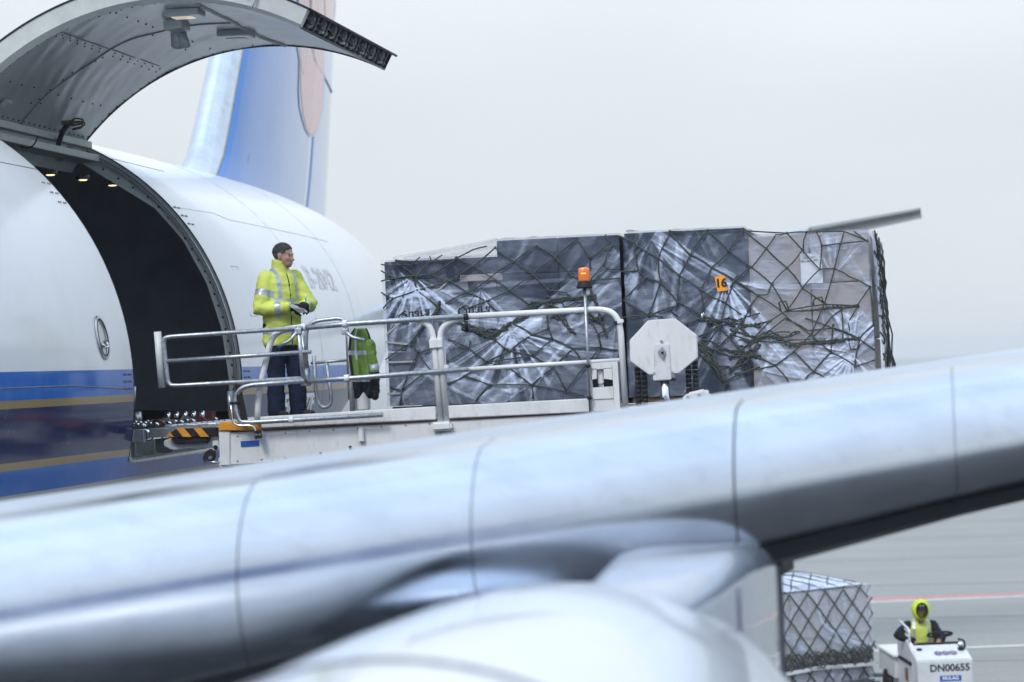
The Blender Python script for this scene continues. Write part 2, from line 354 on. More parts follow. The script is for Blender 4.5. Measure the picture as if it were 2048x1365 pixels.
# ================================================================== AIRPLANE
plane = thing('cargo_airplane', (0, 20, 0), 'white freighter jet with blue and gold stripes and its side cargo door raised', 'airplane')
FR, FZ, YF, YA, PH0, PH1 = 3.1, 5.65, 23.0, 26.73, rad(-14), rad(64.2)
KY = [-14, -12, -9, -4, 0, 26, 28, 30, 32, 34, 36, 38, 40, 42, 44, 46, 47.6]
KW = [.5, 1.6, 2.4, 3.0, 3.1, 3.1, 3.1, 3.09, 3.0, 2.84, 2.58, 2.24, 1.85, 1.42, .98, .5, .18]
KT = [5.6, 7.0, 8.0, 8.7, 8.75, 8.75, 8.75, 8.75, 8.75, 8.74, 8.70, 8.62, 8.48, 8.26, 7.95, 7.5, 7.05]
KB = [4.6, 3.6, 2.9, 2.6, 2.55, 2.55, 2.6, 2.75, 3.05, 3.5, 4.0, 4.5, 5.0, 5.45, 5.9, 6.3, 6.6]
def fus(y, ph, off=0.0):
    w = float(np.interp(y, KYs, KWs)) + off; t = float(np.interp(y, KYs, KTs)); b = float(np.interp(y, KYs, KBs))
    # the widest point stays near the upper part as the belly sweeps up
    zc = (t + b) / 2; h = (t - b) / 2 + off
    return Vector((w * math.cos(ph), y, zc + h * math.sin(ph)))
KYs = np.linspace(-14, 47.6, 500)
def sm(v):
    a = np.interp(KYs, KY, v); k = np.ones(25) / 25; p = np.pad(a, 12, mode='edge')
    return np.convolve(p, k, 'valid')
KWs, KTs, KBs = sm(KW), sm(KT), sm(KB)
ys = sorted(set(list(np.linspace(-14, 18, 18)) + list(np.linspace(19, YF, 9)) + list(np.linspace(YF, YA, 7)) + list(np.linspace(YA, 47.6, 42))))
phs = list(np.linspace(rad(-90), PH0, 22)) + list(np.linspace(PH0, PH1, 32))[1:] + list(np.linspace(PH1, rad(270), 50))[1:-1]
def hole(y, p): return YF - 1e-6 < y < YA - 1e-6 and PH0 - 1e-6 < p < PH1 - 1e-6
vs = [fus(y, p) for y in ys for p in phs]; NP = len(phs); fs = []
for i in range(len(ys) - 1):
    for j in range(NP):
        p = phs[j]
        if hole(ys[i], p): continue
        fs.append((i * NP + j, (i + 1) * NP + j, (i + 1) * NP + (j + 1) % NP, i * NP + (j + 1) % NP))
fs.append(tuple(range(NP))); fs.append(tuple(range((len(ys) - 1) * NP, len(ys) * NP))[::-1])
fuselage = raw('fuselage', vs, fs, M_livery, plane, True)
# window plug ahead of the door: rim + glass
def fpt(y, z, off=0.0):
    t, b = float(np.interp(y, KYs, KTs)), float(np.interp(y, KYs, KBs)); zc, h = (t + b) / 2, (t - b) / 2
    return fus(y, math.asin(max(-1, min(1, (z - zc) / h))), off)
def oval(cy, cz, a, b, off, n=36): return [fpt(cy + a * math.cos(2 * math.pi * k / n), cz + b * math.sin(2 * math.pi * k / n), off) for k in range(n)]
bm = bmesh.new(); rg = [oval(22.22, 6.13, .155, .215, .004), oval(22.22, 6.13, .15, .21, .018), oval(22.22, 6.13, .12, .175, .016), oval(22.22, 6.13, .115, .17, -.012)]
loft(bm, rg, caps=False); wrim = obj('window_rim', bm, M_alu, plane, True)
bm = bmesh.new(); P_ = oval(22.22, 6.13, .125, .18, .014); tube(bm, P_ + P_[:1], .007, 6); obj('window_gasket', bm, M_black, wrim)
bm = bmesh.new(); bm.faces.new([bm.verts.new(p) for p in oval(22.22, 6.13, .13, .185, .004)]); obj('window_pane', bm, M_glass, wrim)
bm = bmesh.new(); tube(bm, fillet([fpt(22.15, 6.07, .01), fpt(22.2, 6.03, .03), fpt(22.27, 6.04, .03), fpt(22.3, 6.1, .01)], .03), .014); obj('window_handle', bm, M_chrome, wrim)
# lap joints
def seam(pts, r=.008, m_=None):
    bm = bmesh.new(); P = []
    for a, b in zip(pts, pts[1:]):
        n = 14
        for k in range(n): t = k / n; P.append(fpt(a[0] + (b[0] - a[0]) * t, a[1] + (b[1] - a[1]) * t, .001))
    P.append(fpt(*pts[-1], .001)); tube(bm, P, r, 4); return obj('panel_seam', bm, m_ or M_seam, plane)
seam([(14, 7.86), (YF - .02, 7.86)], .004); seam([(YA + .06, 7.70), (28.4, 7.72), (28.9, 7.66), (34, 7.62)], .0018); seam([(YA + .06, 8.30), (28.6, 8.28)], .003)
seam([(14, 5.68), (21.3, 5.68), (22.9, 5.62)], .006)
for y in (30.6, 33.2): 
    bm = bmesh.new(); tube(bm, [fus(y, rad(a), .001) for a in range(-20, 80, 4)], .0012, 4); obj('panel_seam', bm, M_seam, plane)
bm = bmesh.new()
for y in (22.72, 22.86, 26.86, 27.0):
    for z in (5.63, 5.7, 5.77, 7.5, 7.6, 7.7):
        for dy in (0, .05): ell(bm, fpt(y + dy, z, .002), (.012, .012, .012), seg=6, rings=4)
tag(obj('bolts', bm, M_seam, plane), kind='stuff')
# lettering
def on_fus(cy, cz):
    def fn(x, y, z_): return fpt(cy + x, cz + y, .004)
    return fn
text_on('registration', 'B-2042', .40, lambda x, y, z_: fpt(31.75 + x * 1.45, 6.98 + y, .004), M_regi, plane, bold=.012)
text_on('type_lettering', 'BOEING 777F', .34, on_fus(29.05, 5.33), M_paper, plane, shear=.35, bold=.012)
# placard outline near the door
bm = bmesh.new(); tube(bm, [fpt(27.65 + a * .13, 6.72 + b * .30, .002) for a, b in ((-1, -1), (1, -1), (1, 1), (-1, 1), (-1, -1))], .004, 4); obj('placard', bm, M_regi, plane)

# ---- door surround
inner_px = [(150, 320), (228, 368), (306, 416), (362, 479), (410, 566), (440, 658), (455, 760), (456, 842)]
inner = [atY(u, v, YA) for u, v in inner_px]
def inner_at(t):  # t 0..1 from top to bottom by height
    zs = [p.z for p in inner]; z = zs[0] + (zs[-1] - zs[0]) * t
    k = max(0, min(len(zs) - 2, next((i for i in range(len(zs) - 1) if zs[i + 1] <= z), len(zs) - 2)))
    q = (z - zs[k]) / (zs[k + 1] - zs[k]); return inner[k].lerp(inner[k + 1], q)
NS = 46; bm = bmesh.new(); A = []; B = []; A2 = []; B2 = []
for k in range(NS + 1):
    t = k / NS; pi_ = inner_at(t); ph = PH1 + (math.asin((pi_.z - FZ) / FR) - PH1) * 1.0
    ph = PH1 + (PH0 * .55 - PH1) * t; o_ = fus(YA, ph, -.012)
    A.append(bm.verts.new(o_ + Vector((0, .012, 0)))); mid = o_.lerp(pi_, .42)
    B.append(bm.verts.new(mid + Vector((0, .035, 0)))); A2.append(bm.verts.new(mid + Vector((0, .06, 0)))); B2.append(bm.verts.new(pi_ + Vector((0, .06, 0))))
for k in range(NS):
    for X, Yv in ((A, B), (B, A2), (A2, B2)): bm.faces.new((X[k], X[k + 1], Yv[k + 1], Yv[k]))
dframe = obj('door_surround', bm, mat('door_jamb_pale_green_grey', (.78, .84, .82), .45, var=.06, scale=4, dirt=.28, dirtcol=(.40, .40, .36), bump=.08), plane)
bm = bmesh.new()
for k in range(24):
    t = (k + .5) / 24; p = inner_at(t); ph = PH1 + (PH0 * .55 - PH1) * t; o_ = fus(YA, ph); q = p.lerp(o_, .32)
    ell(bm, (q.x, YA + .058, q.z), (.014, .01, .014), seg=8, rings=5)
    if k in (7, 8, 9, 10):
        for j in range(3): q2 = inner_at(t + j * .014).lerp(o_, .72); ell(bm, (q2.x, YA + .045, q2.z), (.009, .008, .009), seg=6, rings=4)
tag(obj('rivets', bm, M_dark, dframe), kind='stuff')
for off, r_, m_ in ((.0, .007, M_dark), (-.045, .012, M_alu), (-.08, .006, M_frame)):
    bm = bmesh.new(); tube(bm, [fus(YA + .003, PH1 + (PH0 - PH1) * k / 60, off) for k in range(61)], r_, 6); obj('door_seal', bm, m_, dframe)
bm = bmesh.new(); tube(bm, [fus(YF - .004, PH1 + (PH0 - PH1) * k / 60, -.006) for k in range(61)], .010, 6); obj('door_seal', bm, M_black, dframe)
# forward jamb, hinge jamb, sill
def strip(name, f0, f1, n, m_, parent):
    bm = bmesh.new(); a = [bm.verts.new(f0(k / n)) for k in range(n + 1)]; b = [bm.verts.new(f1(k / n)) for k in range(n + 1)]
    for k in range(n): bm.faces.new((a[k], a[k + 1], b[k + 1], b[k]))
    return obj(name, bm, m_, parent)
strip('forward_jamb', lambda t: fus(YF, PH1 + (PH0 - PH1) * t, -.005), lambda t: fus(YF, PH1 + (PH0 - PH1) * t, -.3), 40, M_frame, dframe)
strip('hinge_jamb', lambda t: fus(YF + (YA - YF) * t, PH1, -.005), lambda t: fus(YF + (YA - YF) * t, PH1 + .02, -.35), 4, M_frame, dframe)
strip('sill', lambda t: fus(YF + (YA - YF) * t, PH0, -.003), lambda t: fus(YF + (YA - YF) * t, PH0, -.4), 4, M_frame, dframe)
bm = bmesh.new(); tube(bm, fillet([fus(YF + .03, rad(0), -.02), fus(YF + .03, PH0, -.02), fus(YA - .03, PH0, -.02)], .12), .03, 8); obj('sill_edge', bm, M_alu, dframe)
# ---- interior
cab_y = [15.5, 18, 21, YF, 24.2, 25.5, YA, 28, 29, 30.5]; cph = [rad(a) for a in (-10, -4, 4, 14, 24, 34, 44, 54, 64.2)] + [rad(a) for a in range(72, 191, 8)]
vs = [fus(min(y, 29), p, -.09) for y in cab_y for p in cph]; NC = len(cph); fs = []
for i in range(len(cab_y) - 1):
    for j in range(NC - 1):
        if YF - .01 < cab_y[i] < YA - .01 and cph[j + 1] <= PH1 + .01: continue
        fs.append((i * NC + j, i * NC + j + 1, (i + 1) * NC + j + 1, (i + 1) * NC + j))
for i, y in enumerate(cab_y):
    for j in range(NC): vs[i * NC + j].y = y
fs.append(tuple(range(NC))); fs.append(tuple(range((len(cab_y) - 1) * NC, len(cab_y) * NC)))
cabin = raw('cabin_lining', vs, fs, M_liner, plane)
bxo('cabin_floor', (-2.8, 15.6, 5.05), (2.7, 30.4, 5.17), mat('cabin_floor_grey', (.10, .105, .11), .5, metal=.4, var=.3, scale=8), cabin)
for u, v in ((101, 350), (166, 360), (225, 371)):
    p = atZ(u, v, 8.0); bm = bmesh.new(); ell(bm, p, (.05, .05, .012)); obj('ceiling_lamp', bm, M_lamp, cabin, True)
    bm = bmesh.new(); tube(bm, [p + Vector((0, 0, .0)), p + Vector((0, 0, .05))], .075, 14); obj('lamp_base', bm, M_dark, cabin)
# floor rollers and guides just inside the sill
for k in range(9):
    y = YF + .12 + k * .42
    t_ = bxo('roller_tray', (1.3, y - .10, 5.172), (3.02, y + .10, 5.21), M_dark, cabin)
    for j in range(8):
        x = 1.45 + j * .2
        bm = bmesh.new(); tube(bm, [(x, y - .085, 5.235), (x, y + .085, 5.235)], .028, 10); obj('roller', bm, M_chrome, t_)
for k, (y, x) in enumerate(((23.5, 2.75), (24.6, 2.8), (25.2, 2.7), (25.9, 2.85), (26.2, 2.6))):
    bm = bmesh.new(); prism(bm, [(x - .08, y - .03, 5.22), (x + .08, y - .03, 5.22), (x + .08, y - .03, 5.24), (x, y - .03, 5.29), (x - .05, y - .03, 5.29)], (0, .06, 0)); obj('pallet_lock', bm, M_red if k % 2 else M_alu, cabin)
for k in range(5):
    bm = bmesh.new(); tube(bm, [(2.35 + k * .1, 26.3, 5.22), (2.35 + k * .1, 26.3, 5.34)], .03, 8); obj('guide_roller', bm, M_chrome, cabin)
bxo('guide_block', (2.28, 26.34, 5.18), (2.85, 26.5, 5.33), M_red, cabin)
bm = bmesh.new(); tube(bm, [(2.05, 26.1, 5.2), (2.05, 26.1, 5.36)], .06, 12); obj('guide_post', bm, M_alu, cabin)
# sill roller bar proud of the opening
bm = bmesh.new(); tube(bm, [(3.12, YF + .15, 5.16), (3.12, YA - .5, 5.16)], .06, 12); sb = obj('sill_roller', bm, M_chrome, dframe)
for k in range(9): disc('roller_collar', (3.12, YF + .3 + k * .33, 5.16), (0, 1, 0), .066, .03, M_dark, sb, 14)
bxo('sill_bracket', (3.02, YF + .06, 5.09), (3.16, YF + .12, 5.22), M_alu, dframe)
for k in range(6): bxo('sill_rib', (2.75, YF + .3 + k * .6, 4.92), (2.98, YF + .34 + k * .6, 5.10), M_frame, dframe)

# ---- raised door
arc = [(1.35, 8.44), (1.96, 9.13), (3.23, 9.48), (3.94, 9.41), (4.64, 9.20), (5.68, 8.61)]
Am = np.array([[2 * x, 2 * z, 1] for x, z in arc]); bv = np.array([x * x + z * z for x, z in arc]); sx = np.linalg.lstsq(Am, bv, rcond=None)[0]
DCX, DCZ = sx[0], sx[1]; DR = math.sqrt(sx[2] + DCX ** 2 + DCZ ** 2)
DA0 = math.atan2(8.44 - DCZ, 1.35 - DCX); DA1 = DA0 - rad(77.5); DT = .19
def dpt(a, y, off=0.0): return Vector((DCX + (DR + off) * math.cos(a), y, DCZ + (DR + off) * math.sin(a)))
def da(t): return DA0 + (DA1 - DA0) * t
D0, D1 = YF + .02, YA - .02
def door_px(u, v):
    """(t, y) on the lining seen at a picture point"""
    d = ray(u, v); ox, oz = CAM[0] - DCX, CAM[2] - DCZ; A_ = d[0] ** 2 + d[2] ** 2; B_ = 2 * (ox * d[0] + oz * d[2]); C_ = ox * ox + oz * oz - DR * DR
    k = (-B_ + math.sqrt(B_ * B_ - 4 * A_ * C_)) / (2 * A_); p = CAM + d * k
    return (math.atan2(p[2] - DCZ, p[0] - DCX) - DA0) / (DA1 - DA0), p[1]
def dgrid(name, t0, t1, y0, y1, off, m_, nt_, ny, parent, dent=None):
    vs = []; fs = []
    for i in range(nt_ + 1):
        for j in range(ny + 1):
            t = t0 + (t1 - t0) * i / nt_; y = y0 + (y1 - y0) * j / ny
            vs.append(dpt(da(t), y, off + (dent(t, y) if dent else 0)))
    for i in range(nt_):
        for j in range(ny): a = i * (ny + 1) + j; fs.append((a, a + 1, a + ny + 2, a + ny + 1))
    return raw(name, vs, fs, m_, parent, True)
door = dgrid('cargo_door', 0, 1.012, D0, D1, DT, M_white, 48, 6, plane)
def dent(t, y):
    n1 = mnoise.noise(Vector((t * 9, y * 1.7, 1.3))); n2 = mnoise.noise(Vector((t * 21 + y * 5, y * 2.2, 5.1)))
    amp = .008 + .022 * max(0, mnoise.noise(Vector((t * 3.6, y * .9, 9.7))) + .1)
    return n1 * amp + n2 * amp * .7
dlin = dgrid('door_lining', .012, .995, D0 + .14, D1, 0, M_doorlin, 150, 80, door, dent)
def rim(name, y, y2, t0, t1, o0, o1, m_, par, n=60):
    bm = bmesh.new(); a = [bm.verts.new(dpt(da(t0 + (t1 - t0) * k / n), y, o0)) for k in range(n + 1)]; b = [bm.verts.new(dpt(da(t0 + (t1 - t0) * k / n), y2, o1)) for k in range(n + 1)]
    for k in range(n): bm.faces.new((a[k], a[k + 1], b[k + 1], b[k]))
    return obj(name, bm, m_, par, True)
M_rim = mat('door_edge_off_white', (.50, .52, .50), .45, var=.08, scale=5, dirt=.25, dirtcol=(.3, .29, .26))
frim = rim('forward_rim', D0, D0 + .02, 0, 1, DT, .02, M_rim, door); rim('forward_lip', D0 + .02, D0 + .145, 0, .995, .02, -.012, M_rim, door)
rim('aft_rim', D1, D1, 0, 1, DT, -.004, M_dark, door)
rim('edge_seal', D0 - .006, D0 + .05, 0, 1.012, DT + .012, DT + .016, M_black, door)
bm = bmesh.new(); tube(bm, [dpt(da(k / 80), D1 + .004, -.004) for k in range(80)], .011, 6); obj('lining_edge', bm, M_black, door)
bm = bmesh.new(); tube(bm, [dpt(da(k / 80 * 1.012), D0, DT + .006) for k in range(81)], .012, 6); obj('skin_edge', bm, M_black, door)
bm = bmesh.new(); tube(bm, [dpt(da(1.012), D0 + (D1 - D0) * k / 10, DT + .004) for k in range(11)], .014, 6); obj('skin_edge', bm, M_black, door)
# latch channel along the lower edge of the door: dark recess with ribs, hooks, rods and rollers
TG = Vector((math.sin(DA1), 0, -math.cos(DA1))); RD = Vector((math.cos(DA1), 0, math.sin(DA1)))
def tpt(y, off, e=0.0): return dpt(DA1, y, off) + TG * e
M_latch = mat('latch_metal', (.10, .115, .11), .4, metal=.5, var=.4, scale=20)
bm = bmesh.new(); Lc = [tpt(D0 + .10, 0, -.09), tpt(D0 + .10, DT - .01, -.09), tpt(D1, DT - .01, -.09), tpt(D1, 0, -.09)]; bm.faces.new([bm.verts.new(p) for p in Lc]); obj('latch_recess', bm, M_dark, door)
bm = bmesh.new(); bm.faces.new([bm.verts.new(p) for p in (tpt(D0, DT, 0), tpt(D0 + .1, DT, 0), tpt(D0 + .1, 0, 0), tpt(D0 + .02, .0, 0))]); obj('recess_end', bm, M_rim, door)
bm = bmesh.new(); bm.faces.new([bm.verts.new(p) for p in (tpt(D0 + .1, DT, 0), tpt(D0 + .1, DT, -.09), tpt(D0 + .1, 0, -.09), tpt(D0 + .1, 0, 0))]); obj('recess_end', bm, M_rim, door)
bxs = bmesh.new(); tube(bxs, [tpt(D0 + .1, -.004, -.01), tpt(D1, -.004, -.01)], .012, 6); obj('recess_lip', bxs, M_latch, door)
for k in range(8):
    y = D0 + .32 + k * .43
    bm = bmesh.new(); tube(bm, [tpt(y, .12, -.09), tpt(y, .12, .0)], .045, 14); tube(bm, [tpt(y, .12, -.09), tpt(y, .12, .012)], .022, 10); obj('latch_roller', bm, M_latch, door, True)
    bm = bmesh.new(); tube(bm, fillet([tpt(y - .02, .18, -.03), tpt(y + .09, .14, -.02), tpt(y + .10, .06, -.02), tpt(y, .03, -.02), tpt(y - .06, .05, -.02)], .06), .020, 8); obj('latch_hook', bm, M_latch, door, True)
    bm = bmesh.new(); tube(bm, [tpt(y + .13, .05, -.04), tpt(y + .34, .05, -.04)], .022, 8); obj('latch_rod', bm, M_alu if k % 2 else M_latch, door)
    bm = bmesh.new(); prism(bm, [tpt(y + .20, .18, -.08), tpt(y + .22, .18, -.08), tpt(y + .22, .01, -.08), tpt(y + .20, .01, -.08)], TG * .075); obj('latch_rib', bm, M_latch, door)
bm = bmesh.new(); tube(bm, [tpt(D0 + .15 + (D1 - D0 - .2) * k / 60, .095 + .02 * math.sin(k * .9), -.03) for k in range(61)], .010, 6); obj('latch_cable', bm, M_latch, door)
# hook on the rim
th_, yh_ = .86, D0
bm = bmesh.new(); hb = dpt(da(th_), D0 - .02, .12); e1 = (dpt(da(th_ + .01), D0) - dpt(da(th_), D0)).normalized(); e2 = (dpt(da(th_), D0, 1) - dpt(da(th_), D0)).normalized()
tube(bm, fillet([hb + e1 * -.04 + e2 * -.02, hb + e1 * -.05 + e2 * .05, hb + e1 * .05 + e2 * .05, hb + e1 * .05 + e2 * -.05, hb + e1 * .04 + e2 * -.12], .05), .013, 8); obj('rim_hook', bm, M_galv, door)
# lining details: seams, rivets, lamps, actuator housing, tape
def dseam(name, pxs, r=.007, m_=None):
    bm = bmesh.new(); P = []; tl = [door_px(*p) for p in pxs]
    for (t0, y0), (t1, y1) in zip(tl, tl[1:]):
        for k in range(12): q = k / 12; t = t0 + (t1 - t0) * q; y = min(D1 - .01, max(D0 + .15, y0 + (y1 - y0) * q)); P.append(dpt(da(t), y, dent(t, y) - .003))
    tube(bm, P, r, 4); return obj(name, bm, m_ or M_seam, dlin)
dseam('lining_seam', [(30, 262), (95, 186), (160, 140), (215, 102), (275, 74), (335, 60)], .010); dseam('lining_seam', [(375, 51), (420, 46), (466, 46)], .010)
dseam('lining_seam', [(102, 58), (335, 138)], .006)
dseam('lining_tape', [(395, 8), (455, 38), (520, 72), (575, 92)], .026, M_tape); dseam('lining_tape', [(28, 265), (40, 248)], .018, M_tape)
bm = bmesh.new()
def riv(t, y, r=.011): ell(bm, dpt(da(t), y, dent(t, y) - .002), (r, r, r), seg=6, rings=4)
def rivpx(u, v, r=.011): t, y = door_px(u, v); riv(t, min(D1 - .03, max(D0 + .17, y)), r)
for k in range(32): riv(.03 + k * .03, D0 + .17); riv(.03 + k * .03, D1 - .04)
for k in range(15):
    q = k / 14
    if abs(q - .5) > .06: rivpx(110 + 210 * q, 66 + 72 * q, .009); rivpx(112 + 200 * q, 72 + 72 * q, .009)
for k in range(24): riv(.025, D0 + .2 + k * .15)
for (u, v) in ((78, 198), (100, 179), (125, 160), (144, 145), (166, 135), (190, 121), (205, 115), (232, 25), (254, 34), (276, 42), (292, 48), (306, 54), (305, 70), (385, 84), (371, 100), (420, 97), (20, 163), (43, 169), (69, 176), (116, 189), (142, 196), (165, 202), (185, 208), (202, 212), (62, 206), (43, 247), (81, 206), (470, 80), (505, 90)): rivpx(u, v)
tag(obj('rivets', bm, M_dark, dlin), kind='stuff')
def dbox(name, u, v, w, h, d, m_, par, bev=.02):
    t, y = door_px(u, v)
    c = dpt(da(t), y, -d / 2 - .005); ax = (dpt(da(t + .01), y) - dpt(da(t), y)).normalized(); rd = (dpt(da(t), y, 1) - dpt(da(t), y)).normalized()
    Mx = Matrix(((ax.x, 0, rd.x, c.x), (ax.y, 1, rd.y, c.y), (ax.z, 0, rd.z, c.z), (0, 0, 0, 1)))
    bm = bmesh.new(); box(bm, (-w / 2, -h / 2, -d / 2), (w / 2, h / 2, d / 2), Mx, bev); return obj(name, bm, m_, par)
l1 = dbox('door_lamp', 370, 19, .36, .26, .07, M_doorlin, dlin); dbox('lamp_glass', 367, 21, .22, .16, .078, mat('lamp_glass_warm', (.8, .7, .55), .3, emit=(1, .8, .55), estr=.35), l1, .01)
l2 = dbox('door_lamp', 472, 62, .36, .30, .07, M_doorlin, dlin); dbox('lamp_glass', 474, 64, .22, .16, .078, M_doorlin, l2, .01)
ab = dbox('actuator_housing', 352, 40, .22, .30, .12, M_doorlin, dlin, .04)
bm = bmesh.new(); t_, y_ = door_px(355, 45); q = dpt(da(t_), y_, -.08); tube(bm, [q, q + Vector((0, 0, -.16))], .085, 16); ell(bm, q + Vector((0, 0, -.16)), (.085, .085, .05)); tube(bm, [q + Vector((.05, -.05, -.06)), q + Vector((.09, -.05, -.18))], .05, 12); ell(bm, q + Vector((.09, -.05, -.18)), (.05, .05, .03)); obj('actuator_cup', bm, M_doorlin, ab, True)
dbox('latch_bump', 6, 205, .14, .16, .06, M_frame, dlin, .03)
# hinge line: beam, fittings, actuator, arm, hoses
hz = Vector((1.30, 0, 8.40))
bm = bmesh.new(); tube(bm, [(hz.x, D0 - .3, hz.z), (hz.x, D1 + .05, hz.z)], .05, 10); hinge = obj('hinge_beam', bm, M_frame, door)
bm = bmesh.new(); box(bm, (1.06, D0 - .2, 8.26), (1.5, D1 + .02, 8.34), None, .01); box(bm, (1.2, D0, 8.42), (1.42, D1, 8.50), None, .01); obj('hinge_rail', bm, M_frame, hinge)
pri('hinge_arm', [atY(150, 300, D1), atY(158, 305, D1), atY(168, 268, D1), atY(184, 242, D1), atY(180, 240, D1), atY(150, 272, D1), atY(145, 285, D1)], (0, -.10, 0), M_frame, hinge, .012)
disc('hinge_pin', atY(153, 302, D1) + Vector((0, -.12, 0)), (0, 1, 0), .04, .06, M_dark, hinge)
bm = bmesh.new(); a0, a1 = atY(92, 316, 26.0), atY(150, 305, 26.2); tube(bm, [a0, a0.lerp(a1, .4)], .05, 12); tube(bm, [a0.lerp(a1, .35), a1], .07, 12); ell(bm, a0, (.07,) * 3); obj('door_actuator', bm, M_frame, hinge, True)
bm = bmesh.new(); tube(bm, fillet([atY(112, 308, 25.6), atY(118, 285, 25.6), atY(125, 262, 25.5), atY(140, 245, 25.5)], .1), .032, 8); obj('hydraulic_hose', bm, M_black, hinge)
bm = bmesh.new()
for du, dv in ((0, 0), (4, 6), (-3, 8)):
    tube(bm, fillet([atY(138 + du, 246 + dv, 25.5), atY(150 + du, 236 + dv, 25.5), atY(168 + du, 240 + dv, 25.5), atY(165, 248 + dv, 25.5), atY(145, 252 + dv, 25.5)], .06), .010, 6)
box(bm, tuple(atY(128, 252, 25.55)), tuple(atY(148, 240, 25.45)), None, .01); obj('cable_bundle', bm, mat('brass_fitting', (.16, .13, .07), .45, metal=.6, var=.4, scale=30), hinge)
bm = bmesh.new(); tube(bm, fillet([atY(34, 292, 24.5), atY(60, 298, 24.5), atY(72, 285, 24.5), atY(75, 272, 24.5)], .1), .008, 6); obj('bonding_cable', bm, M_black, hinge)

# ---- fin
def naca(u, t): return 5 * t * (.2969 * math.sqrt(max(u, 0)) - .126 * u - .3516 * u ** 2 + .2843 * u ** 3 - .1036 * u ** 4)
def fin_le(z):
    b = 35.0 + (z - 8.86) * .78
    if z < 9.3: b -= (9.3 - z) ** 2 * .9
    return b
def fin_te(z): return 42.8 + (z - 8.41) * .345
def fin_pt(u, z, s, off=0.0):
    le, te = fin_le(z), fin_te(z); c = te - le
    return Vector((s * (naca(u, .122) * c + off), le + u * c, z))
zs = list(np.linspace(8.2, 19, 36))
def fin_part(name, u0, u1, m_, par, n=14):
    bm = bmesh.new(); us = [u0 + (u1 - u0) * (k / n) ** (1.6 if u0 == 0 else 1) for k in range(n + 1)]
    rings = [[fin_pt(u, z, 1) for u in us] + [fin_pt(u, z, -1) for u in us[::-1]] for z in zs]
    loft(bm, rings); bmesh.ops.remove_doubles(bm, verts=bm.verts, dist=1e-5); return obj(name, bm, m_, par, False)
fin = fin_part('tail_fin', .062, .70, M_finblue, plane, 24)
for p in fin.data.polygons: p.use_smooth = abs(p.normal.z) < .9 and abs(p.normal.x) > .3
fle = fin_part('leading_edge', 0, .060, M_slat, fin, 10)
for p in fle.data.polygons: p.use_smooth = abs(p.normal.z) < .9
rud = fin_part('rudder', .7006, 1.0, M_finblue, fin, 8)
for z in (11.2, 14.4):
    bm = bmesh.new(); tube(bm, [fin_pt(.70 + .30 * k / 8, z - .03 * k, 1, .002) for k in range(9)], .02, 4); obj('rudder_seam', bm, M_seam, rud)
bm = bmesh.new()
for u in (.17, .36, .55): tube(bm, [fin_pt(u, 8.9 + k * .4, 1, -.003) for k in range(20)], .003, 4)
tag(obj('fin_seam', bm, mat('fin_seam_blue', (.05, .12, .34), .4), fin), kind='stuff')
# petals of the tail emblem (only its lower lobes reach into the picture)
def fin_at(u, v):
    X = .3
    for it in range(8):
        p = atX(u, v, X); le, te = fin_le(p.z), fin_te(p.z); uu = (p.y - le) / (te - le); X = naca(min(max(uu, .01), .99), .122) * (te - le) + .006
    return p
def petal(poly_px, grow, off, m_):
    cx = sum(p[0] for p in poly_px) / len(poly_px); cy = sum(p[1] for p in poly_px) / len(poly_px)
    bm = bmesh.new(); ring = []
    for k, (u, v) in enumerate(poly_px):
        du, dv = u - cx, v - cy; l_ = math.hypot(du, dv); q = fin_at(u + du / l_ * grow, v + dv / l_ * grow); ring.append(bm.verts.new(q + Vector((off, 0, 0))))
    c_ = bm.verts.new(fin_at(cx, cy) + Vector((off, 0, 0)))
    for k in range(len(ring)): bm.faces.new((ring[k], ring[(k + 1) % len(ring)], c_))
    return obj('emblem_petal', bm, m_, fin)
def lobe(x0, x1, ytop, ybot, n=12):
    c = (x0 + x1) / 2; h = (x1 - x0) / 2; return [(x0, ytop), (x1, ytop)] + [(c + h * math.cos(math.pi * k / n) ** 1, ybot - (ybot - ytop) * .55 * (1 - math.sin(math.pi * k / n))) for k in range(n + 1)]
for (x0, x1, yt, yb) in ((600, 646, 60, 270), (596, 618, -60, 150), (622, 646, -60, 130), (648, 668, -60, 60), (568, 584, -60, 6)):
    petal(lobe(x0, x1, yt, yb), 5, .006, M_paper); petal(lobe(x0, x1, yt, yb), 0, .014, M_petal)

# ---- stabiliser (left)
def stab_part(name, u0, u1, m_, n=10, k0=0.0, k1=1.0):
    r0, r1 = Vector((.8, 38.5, 6.55)), atY(1841, 421, 44.6); rings = []
    for i in range(13):
        t = k0 + (k1 - k0) * i / 12; le = r0.lerp(r1, t); c = 6.4 + (2.5 - 6.4) * t; us = [u0 + (u1 - u0) * (k / n) ** (1.7 if u0 == 0 else 1) for k in range(n + 1)]
        th = .105 - .03 * t
        rings.append([le + Vector((0, u * c, naca(u, th) * c * .9)) for u in us] + [le + Vector((0, u * c, -naca(u, th) * c)) for u in us[::-1]])
    bm = bmesh.new(); loft(bm, rings); bmesh.ops.remove_doubles(bm, verts=bm.verts, dist=1e-5); return obj(name, bm, m_, plane, True)
stab = stab_part('tailplane', .09, 1, mat('tailplane_grey', (.42, .44, .46), .3, var=.05, coat=.3))
sle = stab_part('tailplane_leading_edge', 0, .088, M_slat, 10, 0, .80); stt = stab_part('tailplane_tip_edge', 0, .088, mat('tip_grey', (.16, .17, .18), .35, var=.1), 10, .803, 1)

